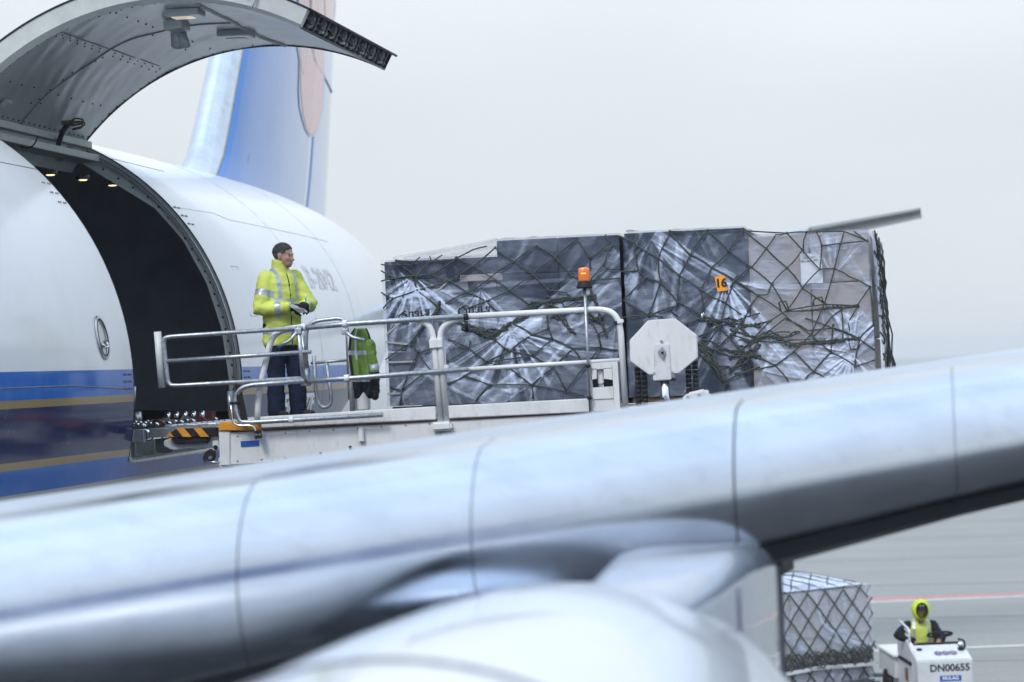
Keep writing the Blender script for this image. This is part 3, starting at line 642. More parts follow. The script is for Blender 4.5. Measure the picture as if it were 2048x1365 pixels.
# ---- left wing: slats, box, underside
def w_le(X): return 11 + .65 * (X - 9)
def w_top(X): return 5.19 + (X - 7.1) * .110 if X < 11.5 else 5.674 + (X - 11.5) * .10
def w_bot(X): return 4.81 + (X - 11.5) * (.21 if X < 11.5 else .11)
def w_prof(X, n=26):
    """profile from upper spar round the nose to the lower spar: (aft distance, z)"""
    zt, zb = w_top(X), w_bot(X); hu = .55 - .016 * (min(X, 20) - 7.1); hu = min(hu, .6 * (zt - zb)); zn = zt - hu; hl = zn - zb; Lu, Ll = .44, .55
    nose_u = [(Lu * (1 - math.cos(a)), zn + .86 * hu * math.sin(a)) for a in np.linspace(rad(78), 0, n - 6)]; s0, z0_ = nose_u[0]
    up = [(s0 + (2.2 - s0) * t, z0_ + (zt - z0_) * (1 - (1 - t) ** 2.2)) for t in (1, .8, .6, .4, .22, .1)] + nose_u
    nose_l = [(Ll * (1 - math.cos(a)), zn - .78 * hl * math.sin(a)) for a in np.linspace(0, rad(74), n - 6)]; s1, z1_ = nose_l[-1]
    return up, nose_l + [(s1 + (2.4 - s1) * t, z1_ + (zb - z1_) * (1 - (1 - t) ** 1.8)) for t in (.1, .22, .4, .6, .8, 1)]
def wpt(X, s, z): return Vector((X, w_le(X) + s, z))
def wing_strip(name, X0, X1, sel, m_, par, nx=14):
    bm = bmesh.new(); rows = []
    for i in range(nx + 1):
        X = X0 + (X1 - X0) * i / nx; rows.append([bm.verts.new(wpt(X, s, z)) for s, z in sel(X)])
    for a, b in zip(rows, rows[1:]):
        for k in range(len(a) - 1): f = bm.faces.new((a[k], a[k + 1], b[k + 1], b[k]))
    return obj(name, bm, m_, par, True)
def sel_nose(X): u, l = w_prof(X); return u[4:] + l[1:12]
def sel_under(X):
    u, l = w_prof(X); zb = w_bot(X); return l[11:] + [(3.2, zb + .02), (5, zb + .18), (7.5, w_top(X) - .34)]
def sel_upper(X):
    u, l = w_prof(X); zt = w_top(X); return [(7.5, zt - .30), (5.5, zt - .10), (3.6, zt - .015), (2.6, zt)] + u[1:5]
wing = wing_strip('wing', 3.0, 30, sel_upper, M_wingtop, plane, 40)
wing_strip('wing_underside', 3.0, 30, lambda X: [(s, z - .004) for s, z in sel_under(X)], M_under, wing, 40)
for a, b in ((3.0, 7.93), (7.936, 8.87), (8.875, 10.02), (10.030, 11.08), (11.084, 14), (14.02, 20), (20.02, 30)):
    wing_strip('slat', a, b, lambda X: [(s, z + .004 * (k < 30)) for k, (s, z) in enumerate(sel_nose(X))], M_slat, wing, 12)
# dark inner body so that slat joints read as gaps
wing_strip('slat_cavity', 3.0, 30, lambda X: [(s + .03, z * .98 + (w_top(X) + w_bot(X)) * .01) for s, z in sel_nose(X)], mat('slat_gap_grey', (.36, .37, .40), .6), wing, 40)
for zf, ss in ((.012, .0),):
    wing_strip('slat_lower_lip', 3.0, 30, lambda X: [(w_prof(X)[1][11][0] - .03, w_prof(X)[1][11][1] - .012), (w_prof(X)[1][11][0] + .015, w_prof(X)[1][11][1] - .018)], M_under, wing, 30)
bm = bmesh.new()
for i in range(130):
    X = 6.9 + i * .035
    u, l = w_prof(X); s, z = u[12]; ell(bm, wpt(X, s - .002, z), (.006, .006, .006), seg=5, rings=3)
tag(obj('slat_rivets', bm, mat('rivet_grey', (.42, .44, .48), .4, metal=.5), wing), kind='stuff')
# tip closing
# ---- engine nacelle and pylon
NX, NZ = 9.54, 3.76
prof = [(y_, r_ * .91) for y_, r_ in [(3.6, 1.02), (3.45, 1.08), (3.5, 1.14), (3.8, 1.19), (4.6, 1.235), (5.6, 1.255), (6.8, 1.262), (7.6, 1.255), (8.4, 1.235), (9.2, 1.19), (9.9, 1.12), (10.4, 1.05), (10.4, .98), (9.6, .96)]]
def rev(name, pr, m_, par, n=72, tilt=0.0):
    bm = bmesh.new(); rings = [[(NX + r * math.cos(2 * math.pi * k / n), y, NZ + r * math.sin(2 * math.pi * k / n) + (y - 7) * tilt) for k in range(n)] for y, r in pr]
    loft(bm, rings, caps=False); return obj(name, bm, m_, par, True)
nac = rev('engine_nacelle', prof[3:9], mat('nacelle_white', (.72, .75, .79), .2, var=.03, scale=1, coat=.6), plane)
rev('inlet_lip', prof[:4], M_slat, nac); rev('reverser_sleeve', [(8.41, 1.117)] + prof[9:], mat('sleeve_white', (.68, .71, .76), .22, var=.03, coat=.5), nac)
rev('inlet_barrel', [(3.6, .918), (4.6, .9), (5.2, .88), (5.2, .2), (5.1, .05)], M_dark, nac)
rev('core_cowl', [(9.4, .75), (10.8, .66), (11.8, .5), (12.4, .42), (12.4, .3)], M_slat, nac); rev('fan_duct', [(9.6, .86), (9.5, .6)], M_dark, nac)
bm = bmesh.new()
for y0, ph0, ph1 in ((6.3, 50, 130),): tube(bm, [(NX + 1.15 * math.cos(rad(a)), y0, NZ + 1.15 * math.sin(rad(a))) for a in range(ph0, ph1, 4)], .006, 4)
obj('cowl_seam', bm, M_seam, nac)
# pylon: swept box blending from the top of the nacelle to the wing
M_pyl = mat('pylon_pale_blue_grey', (.34, .39, .48), .16, var=.30, scale=1.2, coat=.6, bump=.25, bscale=1.5, dirt=.4, dirtcol=(.16, .18, .2))
rings = []
for y, hw, zb_, zt_ in ((8.6, .05, 4.2, 4.66), (9.1, .17, 4.0, 4.76), (9.9, .29, 3.8, 4.82), (10.7, .33, 3.6, 4.84), (11.6, .33, 3.4, 4.80), (12.4, .30, 3.4, 4.74), (13.2, .20, 3.5, 4.72), (13.6, .17, 3.6, 4.72)):
    cx_ = 9.81 + (y - 9) * .018; rr_ = min(.14, hw * .6); r = []
    for sx_, za, in ((1, 1), (-1, 1), (-1, -1), (1, -1)):
        for k in range(5):
            a = {(1, 1): 0, (-1, 1): 90, (-1, -1): 180, (1, -1): 270}[(sx_, za)] + k * 22.5
            zc_ = zt_ - rr_ if za > 0 else zb_ + rr_
            r.append((cx_ + sx_ * (hw - rr_) + rr_ * math.cos(rad(a)), y, zc_ + rr_ * math.sin(rad(a))))
    rings.append(r)
bm = bmesh.new(); loft(bm, rings); pyl = obj('pylon', bm, M_pyl, plane, True)
for y in (10.3, 11.4, 12.5):
    bm = bmesh.new(); tube(bm, [(10.16 + (.01 if y > 11 else -.015), y, 3.7), (10.16 + (.01 if y > 11 else -.015), y, 4.7)], .012, 5); obj('pylon_seam', bm, M_seam, pyl)
pri('cutout_shade_wedge', [wpt(10.05, .05, w_bot(10.05) + .22), wpt(10.08, 2.5, w_bot(10.05) - .02), wpt(10.08, 2.5, w_bot(10.05) - .07), wpt(10.05, .5, w_bot(10.05) + .02)], (.05, 0, 0), M_black, wing)  # solid black wedge paints in the shade of the slat-end cutout

# ================================================================== CARGO LOADER
LY = 22.85                      # plane of the loader's near side
def Lp(u, v, dy=0.0): return atY(u, v, LY + dy)
loader = thing('cargo_loader', (6.5, 24.5, 0), 'white cargo lift platform with guard rails docked at the open airplane door', 'loader')
def lp(name, pxs, r, m_, rc=0.0, dy=0.0, par=None, n=10): return pipe(name, [Lp(u, v, dy) for u, v in pxs], r, m_, par or loader, rc, n)
M_deck = mat('deck_plate', (.22, .23, .24), .5, metal=.4, var=.3, scale=5, dirt=.4, bump=.2)
zD = Lp(700, 838).z            # deck level
xL, xR = Lp(441, 845).x, Lp(1600, 800).x
deck = bxo('deck', (xL + .35, LY + .10, zD - .12), (10.75, 26.45, zD - .02), M_deck, loader)
for k in range(14):
    x = 5.5 + k * .36
    for j in range(3): bxo('deck_roller', (x - .03, LY + .55 + j * 1.1, zD - .018), (x + .03, LY + 1.25 + j * 1.1, zD + .012), M_galv, deck, .015)
# near-side main beam
def quadbox(name, px4, dy0, dy1, m_, par=None, bev=.008):
    P = [Lp(u, v, dy0) for u, v in px4]; return pri(name, P, (0, dy1 - dy0, 0), m_, par or loader, bev)
beam = quadbox('side_beam', [(459, 866), (1700, 786), (1700, 850), (459, 931)], .02, .22, M_load)
quadbox('beam_end', [(437, 864), (460, 862), (460, 932), (440, 932)], .0, .24, M_load, beam)
quadbox('beam_end_orange', [(437, 845), (514, 848), (516, 862), (438, 862)], -.02, .5, M_orange, beam)
quadbox('toe_board', [(519, 834), (872, 813), (872, 840), (523, 857)], -.01, .02, M_load)
quadbox('toe_board', [(892, 812), (1238, 794), (1240, 822), (892, 838)], -.01, .02, M_load)
quadbox('rust_gap', [(523, 858.5), (1180, 822), (1180, 826), (523, 863)], .0, .03, mat('rusty_steel', (.13, .055, .03), .8, var=.4, scale=10))
quadbox('data_plate', [(481, 883), (518, 881), (518, 892), (482, 894)], .012, .018, M_blue, beam, 0)
lw = bmesh.new()
for v0 in (885.5, 889): prism(lw, [Lp(484, v0, .010), Lp(514, v0 - 1.4, .010), Lp(514, v0, .010), Lp(484, v0 + 1.2, .010)], (0, .001, 0))
quadbox('beam_bracket', [(716, 855), (726, 854.5), (727, 884), (717, 885)], -.03, .02, M_load, beam)
lw.free()
bm = bmesh.new()
for k in range(9):
    for v in (872, 922): ell(bm, Lp(475 + k * 48, v - k * 3.1, .016), (.010, .008, .010), seg=7, rings=5)
tag(obj('beam_bolts', bm, M_galv, beam), kind='stuff')
lp('hydraulic_hose', [(700, 892), (702, 905), (720, 913), (760, 906), (800, 902)], .014, M_black, .1, -.02); lp('hydraulic_hose', [(640, 905), (646, 916), (690, 920), (730, 915)], .012, M_black, .1, .0)
# guard rails -------------------------------------------------------
RG = .0225
lp('end_post', [(315, 664), (324, 776)], .036, mat('post_worn_white', (.60, .62, .60), .5, var=.12, scale=8, dirt=.5), 0, -.06)
lp('gate_rail', [(606, 656), (338, 674), (326, 678), (336, 770), (350, 772), (608, 757)], RG, M_galv, .07, -.06)
lp('gate_bar', [(331, 723), (622, 704)], RG * .95, M_galv, 0, -.06); lp('gate_upright', [(596, 652), (608, 766)], RG * 1.05, M_galv, 0, -.06)
lp('top_rail', [(598, 657), (700, 648), (932, 633)], RG * 1.2, M_galv, 0, -.03); lp('mid_rail', [(602, 764), (700, 757), (936, 739)], RG * 1.15, M_galv, 0, -.03)
lp('white_rail', [(930, 633.5), (1215, 618), (1240, 640), (1252, 828)], .030, M_load, .16, 0); lp('white_mid_rail', [(934, 739), (1240, 721)], .022, M_load)
lp('lower_rail', [(608, 762), (488, 772), (468, 792), (476, 842), (492, 846), (766, 830)], RG * 1.1, M_galv, .12, -.10)
lp('bent_post', [(600, 655), (560, 661), (541, 680), (517, 790), (514, 846)], .030, M_load, .16, .03)
lp('white_post', [(836, 640), (862, 652), (869, 690), (882, 848)], .031, M_load, .12, 0); lp('white_post', [(935, 634), (892, 646), (879, 668), (894, 848)], .031, M_load, .12, 0)
quadbox('post_bracket', [(857, 679), (884, 677), (885, 696), (859, 698)], -.05, .03, M_load); quadbox('post_foot', [(861, 845), (901, 843), (904, 861), (864, 864)], -.06, .06, M_load, None, .02)
quadbox('orange_packer', [(880, 822), (892, 821), (892, 842), (881, 843)], .01, .04, M_orange)
for (u, v, du, dv, r) in ((606, 655.5, 12, -1, .036), (690, 648, 10, -1, .036), (607, 765, 10, -1, .036), (694, 757, 10, -1, .036), (583, 840, 9, -.5, .034)):
    lp('rail_clamp', [(u - du / 2, v - dv / 2), (u + du / 2, v + dv / 2)], r, M_paper, 0, -.03 if v < 800 else -.10, None, 14)
# inner swing gate behind the rails
lp('swing_gate', [(612, 742), (612, 660), (626, 643), (684, 636), (694, 650), (700, 800)], .020, M_galv, .09, .35); lp('gate_crossbar', [(622, 727), (700, 720)], .016, M_galv, 0, .35)
lp('gate_loop', [(628, 712), (632, 790), (640, 814), (654, 816), (664, 804), (653, 726)], .019, M_galv, .10, .35); lp('gate_strut', [(603, 668), (617, 748)], .020, M_galv, 0, .38)
lp('gate_sleeve', [(612, 738), (617, 772)], .026, M_galv, 0, .35)
lp('inner_post', [(698, 660), (705, 830)], .024, mat('chipped_grey_post', (.42, .43, .42), .5, var=.2, scale=10, dirt=.7, dirtcol=(.06, .06, .06)), 0, .35); quadbox('inner_stanchion', [(708, 780), (736, 778), (737, 820), (708, 822)], .4, .5, M_load)
# toggle levers
for (a, b, c) in (((596, 661), (580, 682), (556, 693)), ((690, 662), (704, 675), (729, 681))):
    bm = bmesh.new(); tube(bm, fillet([Lp(*a, -.07), Lp(*b, -.09), Lp(*c, -.09)], .03), .018, 8); box(bm, tuple(Lp(a[0] - 7, a[1] + 8, -.09)), tuple(Lp(a[0] + 8, a[1] - 4, -.05)), None, .006); obj('toggle_lever', bm, M_galv, loader)
bm = bmesh.new(); tube(bm, [Lp(931, 628, -.04), Lp(933, 641, -.04)], .022, 8); tube(bm, [Lp(932, 642, -.05), Lp(934, 664, -.05)], .018, 8); obj('rubber_stop', bm, M_black, loader)
lp('tie_rod', [(889, 700), (893, 785)], .010, M_load, 0, .05); quadbox('tie_plate', [(885, 730), (897, 730), (897, 745), (885, 745)], -.02, .0, M_load)
# mirror plate and its rod at the beam end
pri('mirror_plate', [Lp(468, 770, -.12), Lp(472, 770, -.12), Lp(487, 842, -.12), Lp(483, 843, -.12)], (0, .16, 0), M_black, loader, .004); lp('mirror_post', [(459, 783), (463, 834)], .028, M_galv, 0, .05)
lp('mirror_rod', [(462, 806), (464, 843), (474, 852), (505, 851), (511, 860), (513, 880)], .009, M_chrome, .06, -.12); lp('mirror_arm', [(460, 807), (478, 806)], .014, M_black, 0, -.12)
for v in (865, 875): quadbox('rod_clamp', [(508, v - 3), (518, v - 3), (518, v + 3), (508, v + 3)], -.14, -.02, M_black)
# bridge to the sill: hazard guard, white bracket, platform, lower arm
bplat = bxo('bridge_platform', (3.22, LY + .2, zD - .12), (xL + .35, 26.3, zD - .03), M_deck, loader)
for k in range(16):
    for j in range(3): bxo('bridge_roller', (3.35 + j * .22, LY + .28 + k * .2, zD - .028), (3.45 + j * .22, LY + .40 + k * .2, zD + .004), M_chrome, bplat, .012)
hz4 = [(331, 874), (352, 858), (434, 855), (434, 874)]
haz = quadbox('hazard_guard', hz4, .06, .12, M_black)
for a0, a1, b0, b1 in ((331, 345, 874, 860), (366, 383, 874, 857), (401, 419, 874, 856)):
    u0 = a0; pri('hazard_stripe', [Lp(u0 if a0 > 340 else 331, 874, .058), Lp(u0 + 17, 874, .058), Lp(u0 + 17 - 15 + (0 if a0 > 340 else 6), (857 if a0 > 340 else 864), .058), Lp((u0 - 14) if a0 > 340 else 338, 857 if a0 > 340 else 867, .058)], (0, .004, 0), M_orange, haz)
quadbox('guard_backing', [(341, 876), (420, 874), (414, 886), (350, 889)], .08, .14, M_black); quadbox('guard_bracket', [(327, 882), (342, 876), (430, 874), (429, 892), (345, 901), (328, 893)], .15, .35, M_load)
quadbox('arm_lug', [(424, 880), (437, 880), (438, 902), (426, 903)], .1, .3, M_load); disc('lug_hole', Lp(431, 895, .095), (0, 1, 0), .022, .02, M_black, loader)
quadbox('lower_arm', [(409, 905), (420, 898), (430, 905), (428, 920), (412, 927), (404, 920)], .06, .12, M_black); disc('arm_pin', Lp(421, 916, .05), (0, 1, 0), .018, .03, M_alu, loader)
lp('arm_rod', [(412, 924), (442, 926)], .012, M_alu, 0, .06); quadbox('arm_shoe', [(437, 915), (452, 913), (460, 932), (450, 943), (436, 930)], .05, .2, M_load)
for k, (u, v) in enumerate(((470, 948), (500, 955), (560, 948), (620, 940))): quadbox('cross_member', [(u, v - 8), (u + 26, v - 10), (u + 30, v + 30), (u - 2, v + 32)], .4, .8, M_load)
# lift frame with cylinder, at the right
LFx = [(1173, 728), (1236, 722), (1240, 828), (1178, 832)]
bm = bmesh.new()
for q in ([(1173, 728), (1182, 727), (1187, 832), (1178, 832)], [(1224, 724), (1235, 723), (1241, 828), (1229, 829)], [(1182, 727.5), (1224, 724), (1224, 737), (1182, 740)], [(1184, 776), (1227, 773), (1228, 797), (1185, 799)], [(1181, 738), (1193, 738), (1193, 758), (1182, 760)], [(1207, 737), (1224, 736), (1225, 760), (1208, 758)]):
    prism(bm, [Lp(u, v, -.02) for u, v in q], (0, .06, 0))
lf = obj('lift_frame', bm, M_load, loader)
quadbox('lift_plate', [(1194, 740), (1206, 739), (1207, 768), (1196, 769)], .02, .05, M_load, lf); lp('lift_rod', [(1202, 769), (1206, 835)], .034, M_chrome, 0, .06, lf, 14); quadbox('lift_back', [(1180, 735), (1232, 732), (1236, 828), (1184, 832)], .12, .14, M_dark, lf)
quadbox('rail_tag', [(1234, 640), (1247, 638), (1247, 647), (1234, 649)], -.05, -.03, M_paper); quadbox('rail_tag_clip', [(1227, 643), (1236, 642), (1236, 649), (1227, 650)], -.04, .0, M_black)
# beacon
bpole = lp('beacon_pole', [(1169, 574), (1181, 830)], .014, M_galv, 0, -.05)
for v in (732, 796): quadbox('pole_clip', [(1170 + (v - 732) * .05, v - 3), (1180 + (v - 732) * .05, v - 3), (1180 + (v - 732) * .05, v + 4), (1170 + (v - 732) * .05, v + 4)], -.08, -.02, M_black)
bc = Lp(1169, 571, -.05)
def lathe(name, c, pr, m_, par, n=24):
    bm = bmesh.new(); loft(bm, [[(c.x + r * math.cos(2 * math.pi * k / n), c.y + r * math.sin(2 * math.pi * k / n), c.z + h) for k in range(n)] for h, r in pr]); return obj(name, bm, m_, par, True)
lathe('beacon_base', bc, [(-.03, .075), (-.02, .078), (-.01, .076), (.025, .06), (.04, .056)], M_black, bpole)
M_amber = mat('amber_lens', (.72, .17, .01), .12, var=.15, scale=20, coat=1, emit=(1, .25, .01), estr=.10)
lathe('beacon_lens', bc, [(.035, .054), (.05, .058), (.13, .056), (.155, .054), (.165, .045), (.17, .02)], M_amber, bpole)
bm = bmesh.new(); tube(bm, [bc + Vector((-.02, -.055, .11)), bc + Vector((.025, -.055, .11))], .008, 6); obj('beacon_lamp', bm, mat('amber_glow', (1, .5, .1), .3, emit=(1, .45, .05), estr=.8), bpole)
# octagonal chain guard
oc = [(1296, 641), (1349, 637), (1393, 671), (1395, 716), (1358, 747), (1298, 750), (1260, 722), (1259, 681)]
octg = quadbox('octagon_guard', oc, -.10, -.03, M_load, None, .006)
pb = quadbox('guard_plate', [(1309, 689), (1338, 688), (1343, 760), (1306, 762), (1306, 750), (1311, 750)], -.116, -.104, mat('plate_white', (.68, .70, .72), .4, var=.05, dirt=.3), octg)
for u, v in ((1323, 683), (1309, 747), (1344, 745)): disc('bolt', Lp(u, v, -.11), (0, 1, 0), .012, .02, M_galv, octg, 10)
disc('pivot_washer', Lp(1324, 706, -.125), (0, 1, 0), .036, .016, M_alu, octg); quadbox('pivot_bar', [(1321, 694), (1327, 694), (1328, 718), (1322, 718)], -.15, -.13, M_alu, octg); disc('pivot_pin', Lp(1324.5, 706, -.155), (0, 1, 0), .012, .012, M_black, octg, 10)
lp('guard_column', [(1329, 755), (1333, 840)], .042, M_chrome, 0, -.05, None, 16); quadbox('column_foot', [(1306, 758), (1350, 756), (1351, 762), (1306, 764)], -.09, .0, M_dark)
for u0 in (1275, 1288, 1376, 1390):
    bm = bmesh.new(); n = 11 if u0 < 1300 else 9; v0 = 735 if u0 < 1300 else 722
    for k in range(n):
        a, b = Lp(u0 + k * .35, v0 + k * 9, .05), Lp(u0 + k * .35, v0 + 8 + k * 9, .05)
        for dy in (0, .05): tube(bm, [a + Vector((0, dy, 0)), (a + b) / 2 + Vector((0, dy, 0)), b + Vector((0, dy, 0))], .026 if dy else .03, 6)
    obj('lift_chain', bm, M_black, loader)
quadbox('end_lug', [(1362, 798), (1375, 786), (1408, 778), (1420, 785), (1421, 830), (1362, 830)], -.06, .06, M_load, None, .02)
for u, v in ((1376, 797), (1399, 792)): disc('lug_bolt', Lp(u, v, -.07), (0, 1, 0), .022, .03, M_galv, loader)
# far-side rails, scissor arms and chassis (mostly below the wing in this view)
for z_ in (zD + .55, zD + 1.0): bm = bmesh.new(); tube(bm, [(5.2, 26.5, z_), (9.8, 26.5, z_)], .025, 8); obj('far_rail', bm, M_load, loader)
bxo('far_beam', (xL, 26.35, zD - .5), (10.7, 26.5, zD - .03), M_load, loader)
for y in (23.3, 26.1):
    for a, b in (((4.6, zD - .5), (10.2, .9)), ((10.2, zD - .5), (4.6, .9))):
        bm = bmesh.new(); tube(bm, [(a[0], y, a[1]), (b[0], y, b[1])], .11, 4); obj('scissor_arm', bm, M_load, loader)
bxo('chassis', (4.2, 23.0, .55), (11.2, 26.4, .95), M_load, loader, .03)
for x in (5.0, 10.2):
    for y in (23.05, 26.35):
        w_ = disc('wheel', (x, y, .42), (0, 1, 0), .42, .3, M_black, loader, 28); disc('wheel_hub', (x, y + (-.16 if y < 24 else .16), .42), (0, 1, 0), .2, .02, M_load, w_, 16)

# ================================================================== PALLET LOADS ON THE LOADER
CY = 23.75                      # near face of the loads
def vn(x, y, seed):
    """smooth value noise in -1..1 on arrays"""
    x = np.asarray(x, float) + seed * 17.13; y = np.asarray(y, float) + seed * 5.71
    xi, yi = np.floor(x).astype(np.int64), np.floor(y).astype(np.int64); fx, fy = x - xi, y - yi
    fx, fy = fx * fx * fx * (fx * (fx * 6 - 15) + 10), fy * fy * fy * (fy * (fy * 6 - 15) + 10)
    def h(i, j):
        n = (i * 374761393 + j * 668265263 + seed * 974711) & 0x7fffffff; n = ((n ^ (n >> 13)) * 1274126177) & 0x7fffffff; n = n ^ (n >> 16)
        return (n & 0xffff) / 32767.5 - 1
    return (h(xi, yi) * (1 - fx) + h(xi + 1, yi) * fx) * (1 - fy) + (h(xi, yi + 1) * (1 - fx) + h(xi + 1, yi + 1) * fx) * fy
def film_sheet(name, corner, ax, ay, nrm, nx, ny, dens, amp, par, top=None):
    """one sheet of stretch film: fold relief and layer density come from the same field"""
    corner, ax, ay, nrm = (np.array(q, float) for q in (corner, ax, ay, nrm))
    a, b = np.meshgrid(np.linspace(0, 1, nx + 1), np.linspace(0, 1, ny + 1))
    if top: b = b * np.array([top(q) for q in np.linspace(0, 1, nx + 1)])[None, :]
    d = np.clip(dens(a * np.linalg.norm(ax), b * np.linalg.norm(ay)), 0, 1)
    V = corner + a[..., None] * ax + b[..., None] * ay + (amp * (d - .25))[..., None] * nrm
    k = (np.arange(ny)[:, None] * (nx + 1) + np.arange(nx)[None, :]).ravel(); F_ = np.stack([k, k + 1, k + nx + 2, k + nx + 1], 1)
    o = raw(name, V.reshape(-1, 3), F_.tolist(), M_film, par, True); A_ = o.data.attributes.new('film', 'FLOAT', 'POINT'); A_.data.foreach_set('value', d.ravel()); return o
def dens_field(seed, fans, bands, base=.05, creased=.5):
    def f(x, z):
        wob = vn(x * 1.6, z * 1.6, seed)
        d = base + .14 * np.maximum(0, vn(x * 2.1, z * 1.1, seed + 3) + .2)
        # taut creases at two slants, fine and coarse
        for (p, q, r_, s_, w_) in ((9, 3.2, .7, 7, 1.0), (15, -9, .9, 11, .8), (26, 9, .9, 13, .45)):
            c = vn(x * p + z * q + wob * 2.2, (z + x * .4) * r_, seed + s_); m_ = np.maximum(0, vn(x * 1.3, z * 1.7, seed + s_ * 2) + .3)
            d = d + creased * m_ * w_ * np.maximum(0, c - .12) ** 1.7
        d = d + .035 * np.maximum(0, vn(x * .7, z * 22, seed + 23))
        for (cx, cz, a0, a1, R_, k, s_) in fans:
            dx, dz = x - cx, z - cz; r = np.hypot(dx, dz); a = np.degrees(np.arctan2(dz, dx)) % 360
            e = np.clip(np.minimum(a - a0, a1 - a) / 14, 0, 1) * (r < R_)
            w = np.maximum(0, vn(a * k * .14 + wob * .8, r * .8, seed + 31) * 1.2 + .25) + .5 * np.maximum(0, vn(a * k * .45 + wob, r * 1.2, seed + 37))
            d = d + s_ * e * (1 - r / R_).clip(0) ** .8 * w ** 1.4 * np.minimum(1, r * 6 + .3)
        for (x0, z0, x1, z1, w_, s_) in bands:
            dx, dz = x1 - x0, z1 - z0; l_ = math.hypot(dx, dz); t = ((x - x0) * dx + (z - z0) * dz) / l_; n_ = ((x - x0) * -dz + (z - z0) * dx) / l_
            e = np.clip((w_ / 2 - np.abs(n_ + wob * .03)) * 60, 0, 1) * (t > -.03) * (t < l_ + .03)
            d = d + s_ * e * (.6 + .8 * np.maximum(0, vn(n_ * 46, t * .8, seed + 41)))
        return d
    return f
def ropes(name, polys, par, r=.0074, Y=CY - .05, jit=.0, knots=True, m_=None, fn=None):
    bm = bmesh.new(); seen = set()
    for poly in polys:
        P = [fn(u, v) if fn else atY(u, v, Y) for u, v in poly]; F_ = []
        for a, b in zip(P, P[1:]):
            n = max(2, int((b - a).length / .06))
            sag = Vector((RNG.normal(0, .006), -abs(RNG.normal(0, .006)), RNG.normal(0, .006)))
            for k in range(n): t = k / n; F_.append(a.lerp(b, t) + sag * math.sin(math.pi * t) + Vector((0, -.012 * RNG.random(), 0)))
        F_.append(P[-1]); tube(bm, F_, r * (.9 + .25 * RNG.random()), 5)
        if knots:
            for p in P:
                key = (round(p.x * 20), round(p.z * 20))
                if key in seen: ell(bm, p + Vector((0, -.004, 0)), (r * 2.0, r * 1.6, r * 2.0), seg=7, rings=5)
                seen.add(key)
    o = obj(name, bm, m_ or M_rope, par); return o
def tangle(x0, y0, x1, y1, n, amp, seed, loops=5):
    """slack ropes bunched between two points (picture coordinates)"""
    R_ = np.random.default_rng(seed); res = []
    for k in range(n):
        P = []; ph = R_.random() * 6; f = 1.5 + R_.random() * loops; a = amp * (.4 + R_.random()); o1, o2 = R_.normal(0, amp * .45), R_.normal(0, amp * .45)
        for i in range(15):
            t = i / 14; lx = a * .6 * math.sin(ph * 2 + t * f * 5) if loops > 2 else 0
            P.append((x0 + (x1 - x0) * t + lx * math.sin(math.pi * t), y0 + (y1 - y0) * t + (o1 * (1 - t) + o2 * t) + a * math.sin(ph + t * f * 3.1) * math.sin(math.pi * t)))
        res.append(P)
    return res
def z8(pl): return [[(740 + x * .2784, 450 + y * .2784) for x, y in p] for p in pl]
def z9(pl): return [[(1220 + x * .315, 400 + y * .315) for x, y in p] for p in pl]
def z10(pl): return [[(1460 + x * .2784, 400 + y * .2784) for x, y in p] for p in pl]
def cartons(par, xs, zs, ys, m_, bev=.012, name='carton'):
    for i in range(len(xs) - 1):
        for j in range(len(zs[i]) - 1):
            for k in range(len(ys) - 1):
                g = .004; bxo(name, (xs[i] + g, ys[k] + g + RNG.random() * .012, zs[i][j] + g), (xs[i + 1] - g, ys[k + 1] - g, zs[i][j + 1] - g), m_, par, bev)
zB = zD + .03
def pallet_base(par, x0, x1, y0, y1, z):
    bxo('pallet_sheet', (x0 - .03, y0 - .03, z - .03), (x1 + .03, y1 + .03, z + .005), M_alu, par, .006)
    for y in (y0 + .05, (y0 + y1) / 2, y1 - .15): bxo('timber_bearer', (x0 + .02, y, z + .008), (x1 - .02, y + .1, z + .055), M_wood, par, .006)

# ---- first load: charcoal cartons
ax0, ax1 = atY(763, 520, CY).x + .02, atY(1240, 470, CY).x - .01
zl, zr_ = atY(800, 522, CY).z, atY(1120, 475, CY).z
load1 = thing('netted_pallet_load', ((ax0 + ax1) / 2, CY + 1.5, zB), 'netted film-wrapped stack of charcoal cartons, nearer the airplane, lower at its left end', 'pallet load', 'pallet loads on the loader')
pallet_base(load1, ax0, ax1, CY, CY + 2.9, zB)
z0 = zB + .06; xm = atY(993, 500, CY).x; zs1 = atY(880, 556, CY).z
cartons(load1, [ax0, (ax0 + xm) / 2, xm], [[z0, z0 + .55, zs1, zl]] * 2, [CY, CY + .95, CY + 1.9, CY + 2.85], M_carton)
cartons(load1, [xm, (xm + ax1) / 2, ax1], [[z0, z0 + .55, zs1, zr_]] * 2, [CY - .015, CY + .95, CY + 1.9, CY + 2.85], M_carton)
bxo('pale_carton_strip', (xm - .38, CY - .02, zs1 - .05), (xm + .05, CY + .3, zs1 + .015), M_tan, load1)
w1, h1 = ax1 - ax0, zr_ - z0
f1 = dens_field(1, [(.33, 1.30, 200, 340, .9, 1.5, .75), (1.30, .72, 180, 360, .85, 1.3, .8), (1.0, 1.15, 180, 330, .7, 1.2, .5), (.18, 1.36, 230, 330, .6, 1.0, .7), (.55, .95, 150, 260, .6, 1.4, .45)],
    [(1.30, .62, 2.38, 1.42, .17, .34), (.25, 1.05, 1.6, .85, .34, .26), (.05, .02, .75, .75, .16, .30), (.45, .42, 1.2, .02, .26, .22), (1.2, .72, 2.3, .55, .34, .30), (1.8, .8, 2.4, 1.05, .3, .25), (.1, 1.12, .85, 1.18, .12, .30), (1.0, 1.16, 2.0, 1.18, .05, .25), (1.0, .0, 1.7, .45, .22, .25)])
